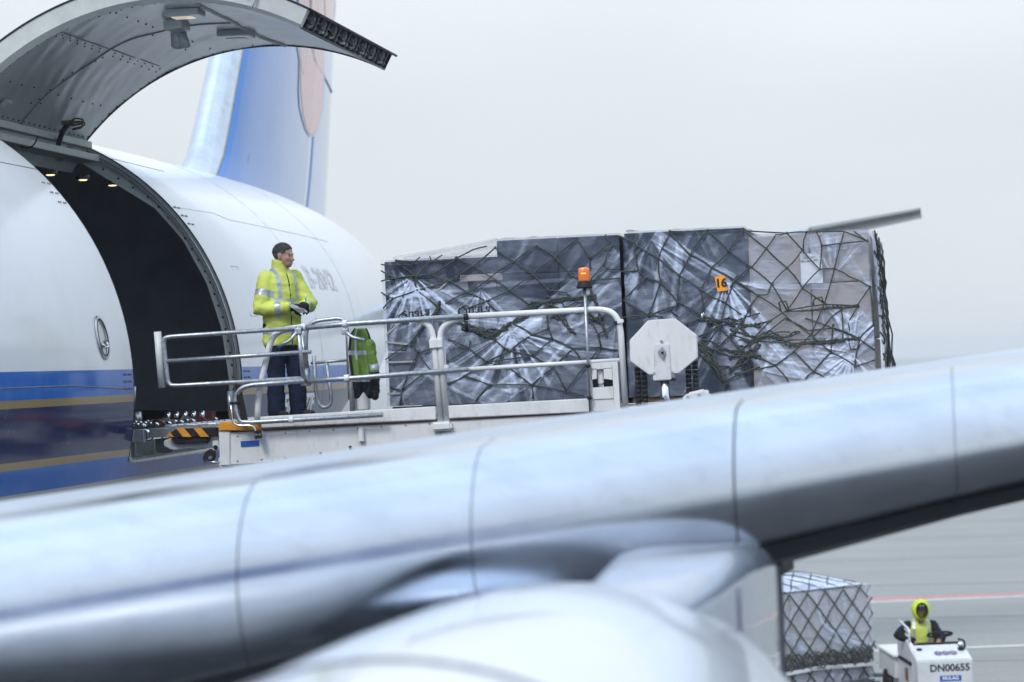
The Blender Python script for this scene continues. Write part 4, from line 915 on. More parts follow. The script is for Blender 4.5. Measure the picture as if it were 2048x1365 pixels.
film_sheet('stretch_film', (ax0 - .015, CY - .035, z0), (w1 + .02, 0, 0), (0, 0, h1), (0, -1, 0), 330, 210, f1, .035, load1, top=lambda a: 1.01 if a * w1 > xm - ax0 else (zl - z0) / h1 + .01)
film_sheet('stretch_film', (ax0 - .02, CY + 2.88, z0), (0, -2.9, 0), (0, 0, zl - z0), (-1, 0, 0), 60, 40, dens_field(2, [], [(.2, .3, 2.6, 1.0, .4, .3)]), .03, load1)
film_sheet('stretch_film', (ax0 - .01, CY - .02, zl + .012), (xm - ax0 + .02, 0, 0), (0, 2.9, 0), (0, 0, 1), 40, 40, dens_field(3, [], [], .25), .05, load1)
film_sheet('stretch_film', (xm, CY - .02, zr_ + .012), (ax1 - xm + .01, 0, 0), (0, 2.9, 0), (0, 0, 1), 40, 40, dens_field(4, [], [], .25), .05, load1)
# film bridging the step between the two heights
bm = bmesh.new(); P = [(xm + .01, zr_ + .012), (xm - .18, zr_ - .01), (xm - .55, zl + .11), (xm - 1.05, zl + .05), (ax0 + .1, zl + .015)]
rows = [[bm.verts.new((x, y, z + .012 * math.sin(y * 9 + x * 4))) for y in np.linspace(CY - .03, CY + 2.4, 14)] for x, z in P]
for a, b in zip(rows, rows[1:]):
    for k in range(13): bm.faces.new((a[k], a[k + 1], b[k + 1], b[k]))
o = obj('film_canopy', bm, M_film, load1, True); A_ = o.data.attributes.new('film', 'FLOAT', 'POINT'); A_.data.foreach_set('value', [.22 + .12 * math.sin(k * 1.7) for k in range(len(o.data.vertices))])
n1 = z8([[(1195, 150), (1040, 262), (870, 375), (700, 485), (520, 580)], [(1490, 100), (1330, 235), (1170, 355), (1005, 470), (835, 550), (700, 600)], [(905, 170), (1040, 262), (1170, 355), (1280, 470), (1420, 490), (1440, 515)],
    [(1200, 150), (1330, 235), (1450, 370), (1580, 400)], [(1490, 100), (1580, 240), (1580, 320), (1450, 370), (1280, 470)], [(900, 165), (745, 295), (580, 405), (340, 470)], [(610, 250), (440, 360), (180, 385), (80, 405)],
    [(620, 235), (745, 295), (870, 375), (1005, 470), (1150, 580)], [(430, 262), (335, 375), (340, 470), (410, 525), (500, 600)], [(80, 285), (190, 292), (300, 290), (360, 232)], [(190, 275), (335, 375), (440, 360)], [(80, 330), (180, 385), (335, 375)],
    [(440, 360), (580, 405), (700, 485), (835, 550), (930, 635)], [(80, 485), (165, 530), (95, 600)], [(165, 530), (340, 470)], [(1580, 240), (1720, 130), (1690, 70)], [(1580, 240), (1740, 150), (1795, 145)], [(1580, 400), (1800, 385)], [(1740, 150), (1680, 285), (1580, 400)], [(1680, 285), (1730, 320), (1800, 325)],
    [(430, 225), (440, 265), (520, 215)], [(620, 240), (740, 180), (840, 155)], [(190, 258), (430, 262), (610, 250)],
    [(720, 830), (710, 885), (560, 980), (430, 1060)], [(710, 885), (840, 985), (1005, 910), (1170, 790), (1290, 740)], [(1005, 910), (1170, 940), (1310, 820), (1460, 890), (1660, 880)], [(1170, 940), (840, 985), (680, 1085), (560, 1140)],
    [(1170, 940), (1320, 1020), (1160, 1150), (1000, 1025), (840, 985)], [(680, 1085), (860, 1150), (1160, 1150), (1170, 1250)], [(1320, 1020), (1460, 890), (1510, 960)], [(1160, 1150), (1410, 1195), (1540, 1230)], [(1320, 1020), (1410, 1195)], [(860, 1150), (760, 1265)],
    [(400, 700), (290, 850), (345, 920), (230, 1190), (140, 1160)], [(290, 850), (110, 970)], [(345, 920), (480, 880), (560, 980)], [(230, 1190), (215, 1300)], [(400, 1060), (230, 1190)], [(560, 820), (710, 885)], [(1660, 880), (1640, 790), (1540, 640)], [(1310, 820), (1280, 740), (1270, 560)], [(1660, 880), (1780, 900)], [(1640, 790), (1720, 740), (1790, 690)],
    [(1000, 700), (1170, 790), (1310, 820)], [(900, 830), (1005, 910)], [(1660, 880), (1560, 1000), (1410, 1195)], [(500, 600), (400, 700), (440, 740)], [(560, 1140), (450, 1060), (345, 920)]])
n1 += [[(740 + x * .2784, 450 + y * .2784) for x, y in p] for p in ([(1080, 620), (1180, 575), (1270, 560), (1420, 530), (1600, 510)], [(1080, 628), (1190, 585), (1280, 545), (1430, 522), (1610, 520)], [(1090, 615), (1200, 570), (1300, 552), (1450, 540), (1620, 530)])]
n1 += tangle(1062, 606, 1190, 594, 2, 4, 11, 2) + tangle(870, 628, 990, 675, 3, 6, 2, 2) + tangle(985, 672, 1070, 618, 3, 4, 3, 2) + tangle(1095, 605, 1205, 645, 3, 15, 4, 3) + tangle(1095, 610, 1150, 660, 2, 10, 5, 2) + tangle(1180, 575, 1212, 670, 3, 6, 6, 2) + tangle(880, 608, 868, 640, 5, 5, 7, 2) + tangle(925, 655, 1000, 668, 3, 6, 8, 2)
ropes('cargo_net', n1, load1)
bm = bmesh.new()
for a, b in (((772, 672), (899, 563)), ((770, 686), (820, 691)), ((772, 727), (830, 725)), ((775, 790), (800, 789))):
    p, q = atY(*a, CY - .05), atY(*b, CY - .055); prism(bm, [p, q, q + Vector((0, 0, .018)), p + Vector((0, 0, .018))], (0, -.004, 0))
tag(obj('lashing_straps', bm, M_strap, load1), kind='stuff')
def flat(cx, cy, Y, sx=1, sy=1, rot=0.0):
    c = atY(cx, cy, Y)
    def fn(x, y, z_):
        x *= sx; y *= sy; return Vector((c.x + x * math.cos(rot) - y * math.sin(rot), c.y - z_, c.z + x * math.sin(rot) + y * math.cos(rot)))
    return fn
for cx, cy, rt in ((828, 631, .10), (948, 622, -.03)): text_on('carton_print', 'Quara', .135, flat(cx, cy, CY - .06, .98, -1, rt), M_ink, load1, bold=.001)
text_on('carton_print', 'zm', .08, flat(921, 553, CY - .06, 1, -1, 0), M_ink, load1)

# ---- second load: charcoal cartons and tan cartons
bx0, bx1, bxm = ax1 + .045, atY(1737, 470, CY).x, atY(1490, 470, CY).x
zb1, zb2 = atY(1400, 459, CY).z, atY(1640, 466, CY).z
load2 = thing('netted_pallet_load', ((bx0 + bx1) / 2, CY + 1.5, zB), 'netted film-wrapped stack of charcoal and tan cartons with an orange 16 card', 'pallet load', 'pallet loads on the loader')
pallet_base(load2, bx0, bx1, CY, CY + 2.9, zB)
zt1 = atY(1440, 585, CY).z
cartons(load2, [bx0, (bx0 + bxm) / 2, bxm], [[z0, z0 + .5, zt1, zb1]] * 2, [CY, CY + .95, CY + 1.9, CY + 2.85], M_carton)
cartons(load2, [bxm + .02, (bxm + bx1) / 2 + .02, bx1], [[z0, z0 + .5, z0 + 1.05, zb2]] * 2, [CY + .03, CY + .95, CY + 1.9, CY + 2.85], M_tan, .018)
w2, h2 = bx1 - bx0, zb1 - z0
f2 = dens_field(5, [(1.0, 1.12, 190, 350, .9, 1.3, .75), (.28, 1.55, 200, 330, .8, 1.0, .65), (2.05, 1.1, 20, 160, .5, 1.4, .45), (1.9, .9, 200, 340, .6, 1.2, .4), (2.2, .35, 30, 330, .5, 1.5, .8)],
    [(.35, 1.6, 1.05, 1.12, .15, .38), (.30, .2, .36, 1.55, .07, .36), (.46, .2, .52, 1.5, .06, .26), (1.0, 1.05, 2.0, 1.0, .1, .25), (.9, .9, 1.6, .1, .26, .26), (1.3, .7, 1.75, .1, .10, .3), (1.95, .25, 2.4, .6, .35, .28), (1.7, 1.4, 2.4, 1.5, .2, .14), (1.3, .8, 2.45, .8, 1.6, .10), (1.4, .35, 2.3, .1, .3, .3)])
film_sheet('stretch_film', (bx0 - .005, CY - .035, z0), (w2 + .02, 0, 0), (0, 0, h2), (0, -1, 0), 330, 210, f2, .035, load2, top=lambda a: 1.005 if a * w2 < bxm - bx0 else (zb2 - z0) / h2 + .005)
film_sheet('stretch_film', (bx1 + .09, CY - .03, z0), (0, 2.9, 0), (-.075, 0, zb2 - z0), (1, 0, 0), 120, 70, dens_field(6, [(.6, 1.2, 180, 360, .9, 1.4, .6)], [(.1, 1.3, 2.8, .6, .5, .3)], .35, .8), .07, load2)
film_sheet('stretch_film', (bx0, CY - .02, zb1 + .012), (bxm - bx0, 0, 0), (0, 2.9, 0), (0, 0, 1), 40, 40, dens_field(7, [], [], .25), .05, load2)
film_sheet('stretch_film', (bxm, CY - .02, zb2 + .012), (bx1 - bxm, 0, 0), (0, 2.9, 0), (0, 0, 1), 40, 40, dens_field(8, [], [], .25), .05, load2)
n2 = z9([[(150, 275), (305, 370), (440, 480), (575, 570), (735, 655), (860, 745)], [(380, 210), (510, 350), (645, 430), (795, 510), (940, 610)], [(620, 195), (755, 325), (890, 425)], [(380, 210), (305, 370), (320, 520), (245, 735)], [(620, 195), (510, 350), (440, 480), (430, 650)],
    [(845, 190), (755, 325), (645, 430), (575, 570), (590, 730)], [(890, 425), (795, 510), (735, 655), (700, 800)], [(940, 610), (860, 745), (830, 830)], [(150, 275), (180, 450), (230, 495), (320, 525), (430, 650), (590, 740), (850, 800), (952, 790)],
    [(70, 455), (180, 450)], [(230, 495), (85, 640), (245, 735), (430, 670)], [(75, 750), (245, 735), (340, 745)], [(65, 230), (150, 275), (180, 215)], [(590, 740), (700, 810), (850, 980), (952, 1000)], [(560, 870), (690, 800), (860, 745), (952, 720)], [(590, 900), (660, 1000), (730, 1150), (725, 1240)], [(600, 990), (730, 1150), (952, 1060)],
    [(560, 960), (640, 1050), (760, 1060)], [(700, 800), (600, 930), (540, 900)], [(850, 800), (720, 900), (620, 1030)], [(380, 200), (620, 193), (845, 185)], [(430, 670), (380, 700), (430, 740)], [(590, 740), (480, 790), (430, 850)]])
n2 += tangle(1400, 690, 1455, 765, 4, 8, 21, 2) + tangle(1395, 640, 1520, 650, 2, 6, 22, 2) + tangle(1405, 690, 1520, 715, 3, 10, 23, 2)
n2 += z10([[(105, 225), (260, 350), (410, 490), (520, 635), (680, 745)], [(410, 240), (520, 360), (645, 500), (750, 495), (855, 550), (1005, 625)], [(410, 240), (330, 250), (260, 350), (155, 485), (40, 580), (0, 650)], [(520, 360), (410, 490), (300, 605), (270, 680), (205, 685), (110, 835)],
    [(0, 375), (155, 485), (300, 605), (410, 795)], [(0, 570), (205, 690), (360, 790), (440, 870), (580, 970), (725, 1095), (900, 1195), (1040, 1150)], [(550, 235), (525, 360)], [(615, 225), (660, 330), (645, 500), (520, 635), (410, 795)], [(820, 230), (790, 330), (750, 495), (680, 740), (580, 970), (460, 1090), (325, 1190), (30, 1250)],
    [(660, 330), (985, 295), (890, 225)], [(1005, 625), (920, 750), (800, 790), (700, 880), (600, 980)], [(1005, 625), (1030, 900)], [(920, 760), (690, 750), (410, 795)], [(920, 770), (600, 795), (410, 800)], [(410, 795), (290, 870), (110, 1060), (0, 1140)], [(400, 850), (260, 960), (150, 1100)], [(410, 860), (560, 940), (740, 920), (930, 1000)],
    [(930, 1000), (800, 1010), (600, 1040), (430, 1030), (250, 970)], [(930, 1000), (760, 930), (540, 850)], [(920, 765), (850, 880), (860, 960), (930, 1000)], [(800, 790), (810, 1010)], [(930, 1010), (900, 1195)], [(1030, 900), (930, 1000), (1040, 1080)], [(725, 1095), (600, 1235), (530, 1310)], [(460, 1090), (600, 1235), (690, 1285)], [(325, 1190), (430, 1320)], [(725, 1095), (740, 900)],
    [(105, 222), (410, 240), (550, 232), (820, 228), (985, 295)], [(360, 790), (350, 740), (400, 730), (420, 790)], [(600, 760), (610, 710), (660, 700), (680, 745)], [(850, 1030), (870, 1075), (920, 1070), (930, 1010)], [(110, 835), (40, 940), (0, 1000)], [(155, 1110), (325, 1190)], [(0, 890), (110, 910), (290, 870)], [(0, 960), (150, 1010), (300, 960), (430, 950)]])
n2 += tangle(1462, 655, 1580, 690, 2, 9, 31, 2) + tangle(1475, 690, 1600, 668, 2, 10, 32, 2) + tangle(1580, 690, 1718, 678, 3, 3, 33, 2) + tangle(1600, 622, 1716, 612, 2, 2, 34, 2) + tangle(1460, 740, 1520, 690, 3, 6, 35, 2)
ropes('cargo_net', n2, load2)
# net down the outer side of the second load
bm = bmesh.new()
for k in range(9):
    P = []; R_ = np.random.default_rng(50 + k); y0 = CY + .1 + k * .32
    for i in range(14): t = i / 13; P.append((bx1 + .025 + .085 * t ** .7 + .04 * R_.random(), y0 + .30 * math.sin(t * 5 + k * 2), zb2 - (zb2 - z0 - .1) * t))
    tube(bm, P, .009, 5)
for k in range(7):
    z_ = zb2 - .2 - k * .17; tube(bm, [(bx1 + .03 + .08 * ((zb2 - z_) / 1.5) ** .7 + .02 * math.sin(j * 2.1 + k), CY + j * .22, z_ - .06 * math.sin(j * 1.3 + k)) for j in range(12)], .009, 5)
tag(obj('side_net', bm, M_rope, load2), kind='stuff')
tg = pri('number_card', [atY(1429, 554, CY - .07), atY(1449, 551, CY - .07), atY(1455, 581, CY - .07), atY(1435, 584, CY - .07)], (0, .004, 0), M_tagor, load2)
text_on('card_number', '16', .115, flat(1442, 567, CY - .075, 1, 1, .06), M_ink, tg, bold=.004)
lb = pri('paper_label', [atY(1600, 508, CY - .012), atY(1643, 507, CY - .012), atY(1646, 566, CY - .012), atY(1603, 568, CY - .012)], (0, .003, 0), M_paper, load2)
text_on('label_print', '2020 001-\nBreukelen001', .030, flat(1620, 519, CY - .016, 1, 1, .04), M_ink, lb)
bm = bmesh.new()
for k, (u, v, r) in enumerate(((1404, 633, .03), (1407, 629, .02))): ell(bm, atY(u, v, CY - .07), (r * .5, .012, r), seg=8, rings=5)
obj('net_buckle', bm, M_alu, load2)

# ================================================================== PEOPLE
def hand(bm, wrist, dirv, palmn, curl=.6, size=1.0, thumb=1):
    """glove or hand: palm, four fingers of unequal length, thumb from the side of the palm"""
    d = Vector(dirv).normalized(); n = Vector(palmn); n = (n - d * n.dot(d)).normalized(); s = d.cross(n); w = Vector(wrist)
    limb(bm, [w - d * .03, w + d * .03, w + d * .085 * size], [.030 * size, .036 * size, .038 * size], 10)
    for k, (o, l_) in enumerate(((-.030, .066), (-.010, .076), (.011, .072), (.031, .056))):
        p = w + d * .085 * size + s * o * size; a = [p]; ang = 0
        for j, f in enumerate((.45, .32, .23)):
            ang += curl * (.55 + .25 * j); a.append(a[-1] + (d * math.cos(ang) + n * math.sin(ang)) * l_ * f * 1.25 * size)
        limb(bm, a, [.0115 * size, .0105 * size, .0098 * size, .0085 * size], 8)
    p = w + d * .03 * size - s * .030 * thumb * size
    limb(bm, [p, p + (d * .5 - s * .6 * thumb + n * .4) * .035 * size, p + (d * 1.1 - s * .5 * thumb + n * .9) * .05 * size], [.014 * size, .012 * size, .0095 * size], 8)
def head_bm(c, yaw, pitch=0.0, k=1.0):
    """head pieces around c (centre of skull); local +x is forward"""
    M3 = Matrix.Rotation(yaw, 3, 'Z') @ Matrix.Rotation(pitch, 3, 'Y'); c = Vector(c)
    def T(x, y, z): return c + M3 @ Vector((x * k, y * k, z * k))
    bm = bmesh.new()
    def e(x, y, z, r, seg=18): ell(bm, T(x, y, z), tuple(q * k for q in r), M3, seg, 12)
    e(-.012, 0, .03, (.096, .075, .088)); e(.020, 0, -.02, (.076, .066, .082)); e(.040, 0, -.065, (.052, .050, .045)); e(.060, 0, -.085, (.027, .026, .020))
    e(.0, 0, -.05, (.07, .060, .06)); e(.086, 0, -.012, (.016, .013, .024)); e(.102, 0, -.030, (.015, .015, .013)); e(.082, 0, .022, (.014, .040, .010)); e(.083, 0, -.060, (.013, .022, .009)); e(.084, 0, -.052, (.012, .022, .006))
    for sy in (-1, 1): e(-.004, sy * .074, -.008, (.018, .010, .030)); e(.052, sy * .042, -.022, (.026, .020, .022)); e(-.002, sy * .082, .008, (.014, .006, .014))
    limb(bm, [T(-.022, 0, -.06), T(-.035, 0, -.12), T(-.045, 0, -.20)], [.055 * k, .055 * k, .062 * k])
    return bm, T, M3
# ---- worker on the platform
WX = atY(571, 830, 24.15); O = Vector((WX.x, 24.15, zD + .015))
worker = thing('person', O, 'person in yellow high visibility jacket and navy trousers standing on the loader platform', 'person')
fd = Vector((math.cos(rad(-38)), math.sin(rad(-38)), 0)); ld = Vector((-fd.y, fd.x, 0))  # facing, own left
def wp(f, l, z): return O + fd * f + ld * l + Vector((0, 0, z))
shR, shL = wp(-.01, -.185, 1.45), wp(.0, .185, 1.45)
HX = O + Vector((.29, -.10, 0))
elR, wrR = O + Vector((-.165, -.24, 1.12)), O + Vector((.12, -.20, 1.125)); elL, wrL = O + Vector((.27, .13, 1.15)), O + Vector((.25, -.04, 1.14))
hipR, hipL = wp(0, -.10, .92), wp(0, .10, .92); knR, knL = O + Vector((-.06, -.08, .50)), O + Vector((.115, .05, .50)); anR, anL = O + Vector((-.075, -.07, .08)), O + Vector((.125, .06, .08))
HC = O + Vector((.055, -.03, 1.665))
bm, T, M3 = head_bm(HC, rad(-12), rad(6), 1.10)
limb(bm, [wp(0, 0, 1.5), wp(0, 0, 1.25), wp(0, 0, .95)], [.09, .13, .12]); limb(bm, [shR, elR, wrR], [.05, .042, .032]); limb(bm, [shL, elL, wrL], [.05, .042, .032]); limb(bm, [hipR, knR, anR], [.08, .055, .04]); limb(bm, [hipL, knL, anL], [.08, .055, .04]); limb(bm, [shR, shL], [.05, .05])
body = blob('body', bm, .007, M_skin, worker, 4)
# stubble, brows, eyes
for sy in (-1, 1):
    bm = bmesh.new(); ell(bm, T(.075, sy * .033, .004), (.010, .013, .007), M3, 10, 8); obj('eye', bm, mat('eye_dark', (.03, .025, .022), .3), body, True)
    bm = bmesh.new(); ell(bm, T(.077, sy * .034, .023), (.010, .018, .005), M3, 10, 8); obj('eyebrow', bm, M_hair, body, True)
def hair_cap(name, grow, xs_, zs_, m_):
    bm = bmesh.new(); ell(bm, T(-.014, 0, .032), tuple(q * 1.1 for q in (.097 + grow, .0765 + grow, .090 + grow)), M3, 40, 28)
    for v in list(bm.verts):
        q = M3.transposed() @ (v.co - HC) / 1.10; jag = .005 * mnoise.noise(Vector((q.x * 90, q.y * 90, 0)))
        if q.z < float(np.interp(q.x, xs_, zs_)) + jag: v.co = HC + M3 @ Vector((q.x * .80, q.y * .80, q.z * .9)) * 1.10
        else: v.co += (M3 @ q).normalized() * .004 * mnoise.noise(Vector((q.x * 70, q.y * 70, q.z * 40)))
    return obj(name, bm, m_, worker, True)
hair_cap('hair', .005, [-.09, -.04, .0, .03, .05, .075, .11], [.010, .018, .034, .046, .056, .068, .08], M_hair)
hair_cap('cropped_sides', .0015, [-.11, -.05, -.02, .012, .03, .045, .06, .10], [-.055, -.05, -.02, -.012, .012, .030, .058, .08], mat('cropped_hair', (.075, .062, .058), .8, var=.5, scale=80, bump=.4, bscale=200))
for sy in (-1, 1):
    bm = bmesh.new(); ell(bm, T(-.004, sy * .079, -.006), (.016, .008, .030), M3, 14, 10); ell(bm, T(-.012, sy * .084, .004), (.010, .005, .020), M3, 12, 8); obj('ear', bm, M_skin, body, True)
bm = bmesh.new(); ell(bm, T(.080, 0, -.058), (.016, .020, .004), M3, 12, 8); obj('lips', bm, mat('lips', (.24, .11, .09), .5), body, True)
bm = bmesh.new(); ell(bm, T(.052, 0, -.082), (.036, .043, .028), M3, 20, 14); obj('stubble', bm, mat('stubble', (.20, .125, .10), .7, var=.4, scale=60), body, True)
# trousers
bm = bmesh.new(); limb(bm, [hipR + Vector((0, 0, .02)), knR, anR + Vector((0, 0, -.01))], [.118, .094, .092], 16); limb(bm, [hipL + Vector((0, 0, .02)), knL, anL + Vector((0, 0, -.01))], [.118, .094, .092], 16); ell(bm, wp(0, 0, .96), (.155, .185, .15), Matrix.Rotation(rad(-38), 3, 'Z'))
def folds(a, f): return lambda p: a * mnoise.noise(Vector((p.x * f, p.y * f, p.z * f * .55))) + a * .6 * mnoise.noise(Vector((p.x * f * 2.2, p.y * f * 2.2, p.z * f * 2.6 + 4)))
trs = blob('trousers', bm, .012, M_navy, worker, 4, folds(.012, 9))
for an, fw in ((anR, fd), (anL, Vector((.95, -.3, 0)).normalized())):
    bm = bmesh.new(); b0 = Vector((an.x, an.y, O.z + .04)); limb(bm, [b0 - fw * .07, b0 + fw * .05, b0 + fw * .16 - Vector((0, 0, .008))], [.042, .045, .036], 12); blob('shoe', bm, .012, M_black, worker, 3)
# jacket
bm = bmesh.new(); n = 28
def tring(z, a, b, f0=0.0): return [wp(f0 + b * math.cos(2 * math.pi * k / n), a * math.sin(2 * math.pi * k / n), z) for k in range(n)]
loft(bm, [tring(.74, .212, .158), tring(.78, .220, .166), tring(.95, .218, .168), tring(1.08, .212, .163), tring(1.25, .222, .162), tring(1.38, .232, .155, -.005), tring(1.46, .205, .135, -.01), tring(1.515, .125, .105, -.01), tring(1.55, .085, .09, .0)])
limb(bm, [wp(-.01, -.17, 1.43), elR, wrR], [.092, .078, .058], 16); limb(bm, [wp(0, .17, 1.43), elL, wrL], [.098, .084, .060], 16)
def jd(p): return folds(.009, 8)(p) + (.0025 * math.sin((p.z - O.z) * 55 + p.x * 20) if p.z < O.z + 1.3 else 0)
jk = blob('jacket', bm, .009, [M_yellow, M_reflect, M_blackcloth], worker, 3, jd)
def seg_t(p, a, b): ab = b - a; return (p - a).dot(ab) / ab.dot(ab), (p - a - ab * max(0, min(1, (p - a).dot(ab) / ab.dot(ab)))).length
for pl in jk.data.polygons:
    c = pl.center; q = c - O; f, l_, z = q.dot(fd), q.dot(ld), q.z; t1, d1 = seg_t(c, elR, wrR); t2, d2 = seg_t(c, shR, elR); t3, d3 = seg_t(c, elL, wrL); t4, d4 = seg_t(c, shL, elL)
    arm = d1 < .10 and t1 > .12 or (d2 < .115 and l_ < -.15 and t2 > .12 and f < .16) or (d3 < .10 and t3 > -.1) or (d4 < .105 and l_ > .17)
    m_ = 0
    if d1 < .105 and .55 < t1 < .78: m_ = 1
    elif d2 < .13 and .42 < t2 < .62 and l_ < -.13: m_ = 1
    elif d3 < .1 and .55 < t3 < .8: m_ = 1
    elif not arm and (.855 < z < .905 or 1.165 < z < 1.215): m_ = 1
    elif not arm and z > 1.2 and (.085 < abs(l_) < .13): m_ = 1
    elif not arm and abs(l_) < .006 and f > 0 and z < 1.5: m_ = 2
    pl.material_index = m_
for mm in (1,): pass
bm = bmesh.new(); n = 24; rg = []
for z, r, lean in ((1.50, .105, 0), (1.55, .092, .004), (1.61, .090, .012), (1.635, .092, .016), (1.63, .082, .016), (1.55, .080, 0)):
    rg.append([wp(lean + r * 1.05 * math.cos(2 * math.pi * k / n), r * .95 * math.sin(2 * math.pi * k / n), z - .028 * max(0, math.cos(2 * math.pi * k / n))) for k in range(n)])
loft(bm, rg, caps=False); obj('collar', bm, M_yellow, worker, True)
# gloves with knit cuffs, pen and slip of paper
bm = bmesh.new(); limb(bm, [wrR - (wrR - elR).normalized() * .01, wrR + (wrR - elR).normalized() * .05], [.050, .042]); hand(bm, wrR + (wrR - elR).normalized() * .05, Vector((1, -.05, -.1)), Vector((0, .8, -.5)), .7, 1.12, 1); blob('glove', bm, .0055, M_blackcloth, worker, 2)
bm = bmesh.new(); limb(bm, [wrL - Vector((0, -.02, 0)), wrL + Vector((.0, -.05, 0))], [.050, .042]); hand(bm, wrL + Vector((.02, -.06, 0)), Vector((.35, -.9, -.1)), Vector((-.8, -.3, -.4)), .7, 1.12, -1); blob('glove', bm, .0055, M_blackcloth, worker, 2)
pn = thing('pen', O + Vector((.32, -.2, 1.2)), 'white and blue pen held upright in the black gloves of the standing person', 'pen')
bm = bmesh.new(); p0 = O + Vector((.315, -.20, 1.115)); tube(bm, [p0, p0 + Vector((.006, -.01, .095))], .006, 8); obj('barrel', bm, M_blue, pn); bm = bmesh.new(); tube(bm, [p0 + Vector((.006, -.01, .0955)), p0 + Vector((.008, -.012, .135))], .0065, 8); obj('cap', bm, M_paper, pn)
pp = pri('paper_slip', [O + Vector((.16, -.30, 1.165)), O + Vector((.31, -.29, 1.10)), O + Vector((.335, -.27, 1.065)), O + Vector((.27, -.27, 1.06)), O + Vector((.19, -.30, 1.12))], (.004, .05, .004), M_reflect, None)
tag(pp, 'folded grey paper slip held in the hands of the standing person', 'paper')

# ---- jacket hung on the rail
hj = thing('hanging_jacket', Lp(725, 790, .1), 'green and black high visibility jacket hanging from the guard rail', 'jacket')
out_px = [(702, 664), (712, 657), (728, 657), (740, 690), (748, 730), (757, 790)]
rows = []; nv = 30; nu = 34
for j in range(nv + 1):
    t = j / nv; v = 657 + 134 * t; l = np.interp(t, [0, .1, .35, .7, 1], [708, 699, 696, 702, 709]); r = np.interp(t, [0, .08, .3, .6, .9, 1], [730, 735, 744, 753, 756, 748])
    row = []
    for i in range(nu + 1):
        s_ = i / nu; u = l + (r - l) * s_; hem = (7 * math.sin(s_ * 9 + 1) * max(0, t - .8) * 5)
        dy = -.02 + .035 * math.sin(s_ * 15 + t * 1.5) * (.3 + t) * .9 - .05 * math.sin(math.pi * s_)
        row.append(Lp(u, v + hem, .12 + dy))
    rows.append(row)
vs = [p for r_ in rows for p in r_]; vs += [p + Vector((0, .08, 0)) for p in vs]; W1 = nu + 1; NV = (nv + 1) * W1; fs = []; mi = []
for j in range(nv):
    for i in range(nu):
        k = j * W1 + i; t, s_ = j / nv, i / nu; m_ = 0
        if t > .70 or s_ < .10 + .15 * max(0, .25 - t) or (s_ > .90 and t > .3): m_ = 2
        if .30 < t < .37 or .745 < t < .80: m_ = 1
        if .24 < s_ < .34 and t < .45: m_ = 1
        fs.append((k, k + 1, k + W1 + 1, k + W1)); mi.append(m_); fs.append((NV + k + 1, NV + k, NV + k + W1, NV + k + W1 + 1)); mi.append(m_)
for i in range(nu): fs += [(i + 1, i, NV + i, NV + i + 1), (nv * W1 + i, nv * W1 + i + 1, NV + nv * W1 + i + 1, NV + nv * W1 + i)]; mi += [0, 2]
for j in range(nv): fs += [(j * W1, (j + 1) * W1, NV + (j + 1) * W1, NV + j * W1), (j * W1 + nu + W1, j * W1 + nu, NV + j * W1 + nu, NV + j * W1 + nu + W1)]; mi += [2, 2]
o = raw('garment', vs, fs, [M_vest, M_reflect, M_blackcloth], hj, True)
for p, m_ in zip(o.data.polygons, mi): p.material_index = m_
bm = bmesh.new(); limb(bm, [Lp(738, 690, .10), Lp(748, 740, .08), Lp(750, 792, .08)], [.055, .05, .04], 14); sl_ = blob('sleeve', bm, .010, [M_vest, M_reflect, M_blackcloth], hj, 2, folds(.012, 16))
for p in sl_.data.polygons:
    zz = p.center.z; p.material_index = 2 if zz < Lp(750, 745).z else (1 if Lp(748, 740).z < zz < Lp(748, 728).z else 0)

# ================================================================== TOW TRACTOR, DRIVER, REAR LOAD
TF = atZ(1890, 1320, .93); TO = Vector((TF.x, TF.y, 0)); TA = rad(12)
tug = thing('tow_tractor', TO, 'white baggage tow tractor with number DN00655 on its nose', 'tractor')
tx = Vector((math.cos(TA), math.sin(TA), 0)); ty = Vector((-math.sin(TA), math.cos(TA), 0))   # right across the nose, backwards
def tp(x, y, z): return TO + tx * x + ty * y + Vector((0, 0, z))
TW = .43
def tbox(name, x0, x1, y0, y1, z0_, z1_, m_, par=None, bev=.015):
    bm = bmesh.new(); prism(bm, [tp(x0, y0, z0_), tp(x1, y0, z0_), tp(x1, y0, z1_), tp(x0, y0, z1_)], ty * (y1 - y0)); 
    if bev: bmesh.ops.bevel(bm, geom=list(bm.edges), offset=bev, segments=2, affect='EDGES')
    return obj(name, bm, m_, par or tug)
def tprof(name, prof_, x0, x1, m_, par=None, bev=.02):
    bm = bmesh.new(); prism(bm, [tp(x0, y, z) for y, z in prof_], tx * (x1 - x0))
    if bev: bmesh.ops.bevel(bm, geom=list(bm.edges), offset=bev, segments=2, affect='EDGES')
    return obj(name, bm, m_, par or tug)
nose = tprof('hood', [(0, .22), (0, .93), (.62, 1.10), (.62, .22)], -TW, TW, M_tug)
tprof('side_cowl', [(.40, .22), (.40, 1.02), (.62, 1.14), (1.15, 1.20), (1.6, 1.20), (1.6, .22)], -TW - .004, -TW + .06, M_tug); tprof('side_cowl', [(.45, .22), (.45, .62), (1.6, .62), (1.6, .22)], TW - .06, TW, M_tug)
tbox('chassis', -TW + .02, TW - .02, .3, 2.9, .2, .48, M_tug); tbox('rear_deck', -TW - .05, TW, 1.62, 3.0, .45, .80, M_tug); tbox('rear_deck_top', -TW - .08, TW + .03, 1.55, 3.05, .80, .84, mat('deck_pale', (.72, .74, .75), .4, var=.05))
tbox('seat', -.25, .25, 1.25, 1.6, .5, .72, M_black, None, .04); tbox('seat_back', -.25, .25, 1.52, 1.62, .72, 1.1, M_black, None, .03)
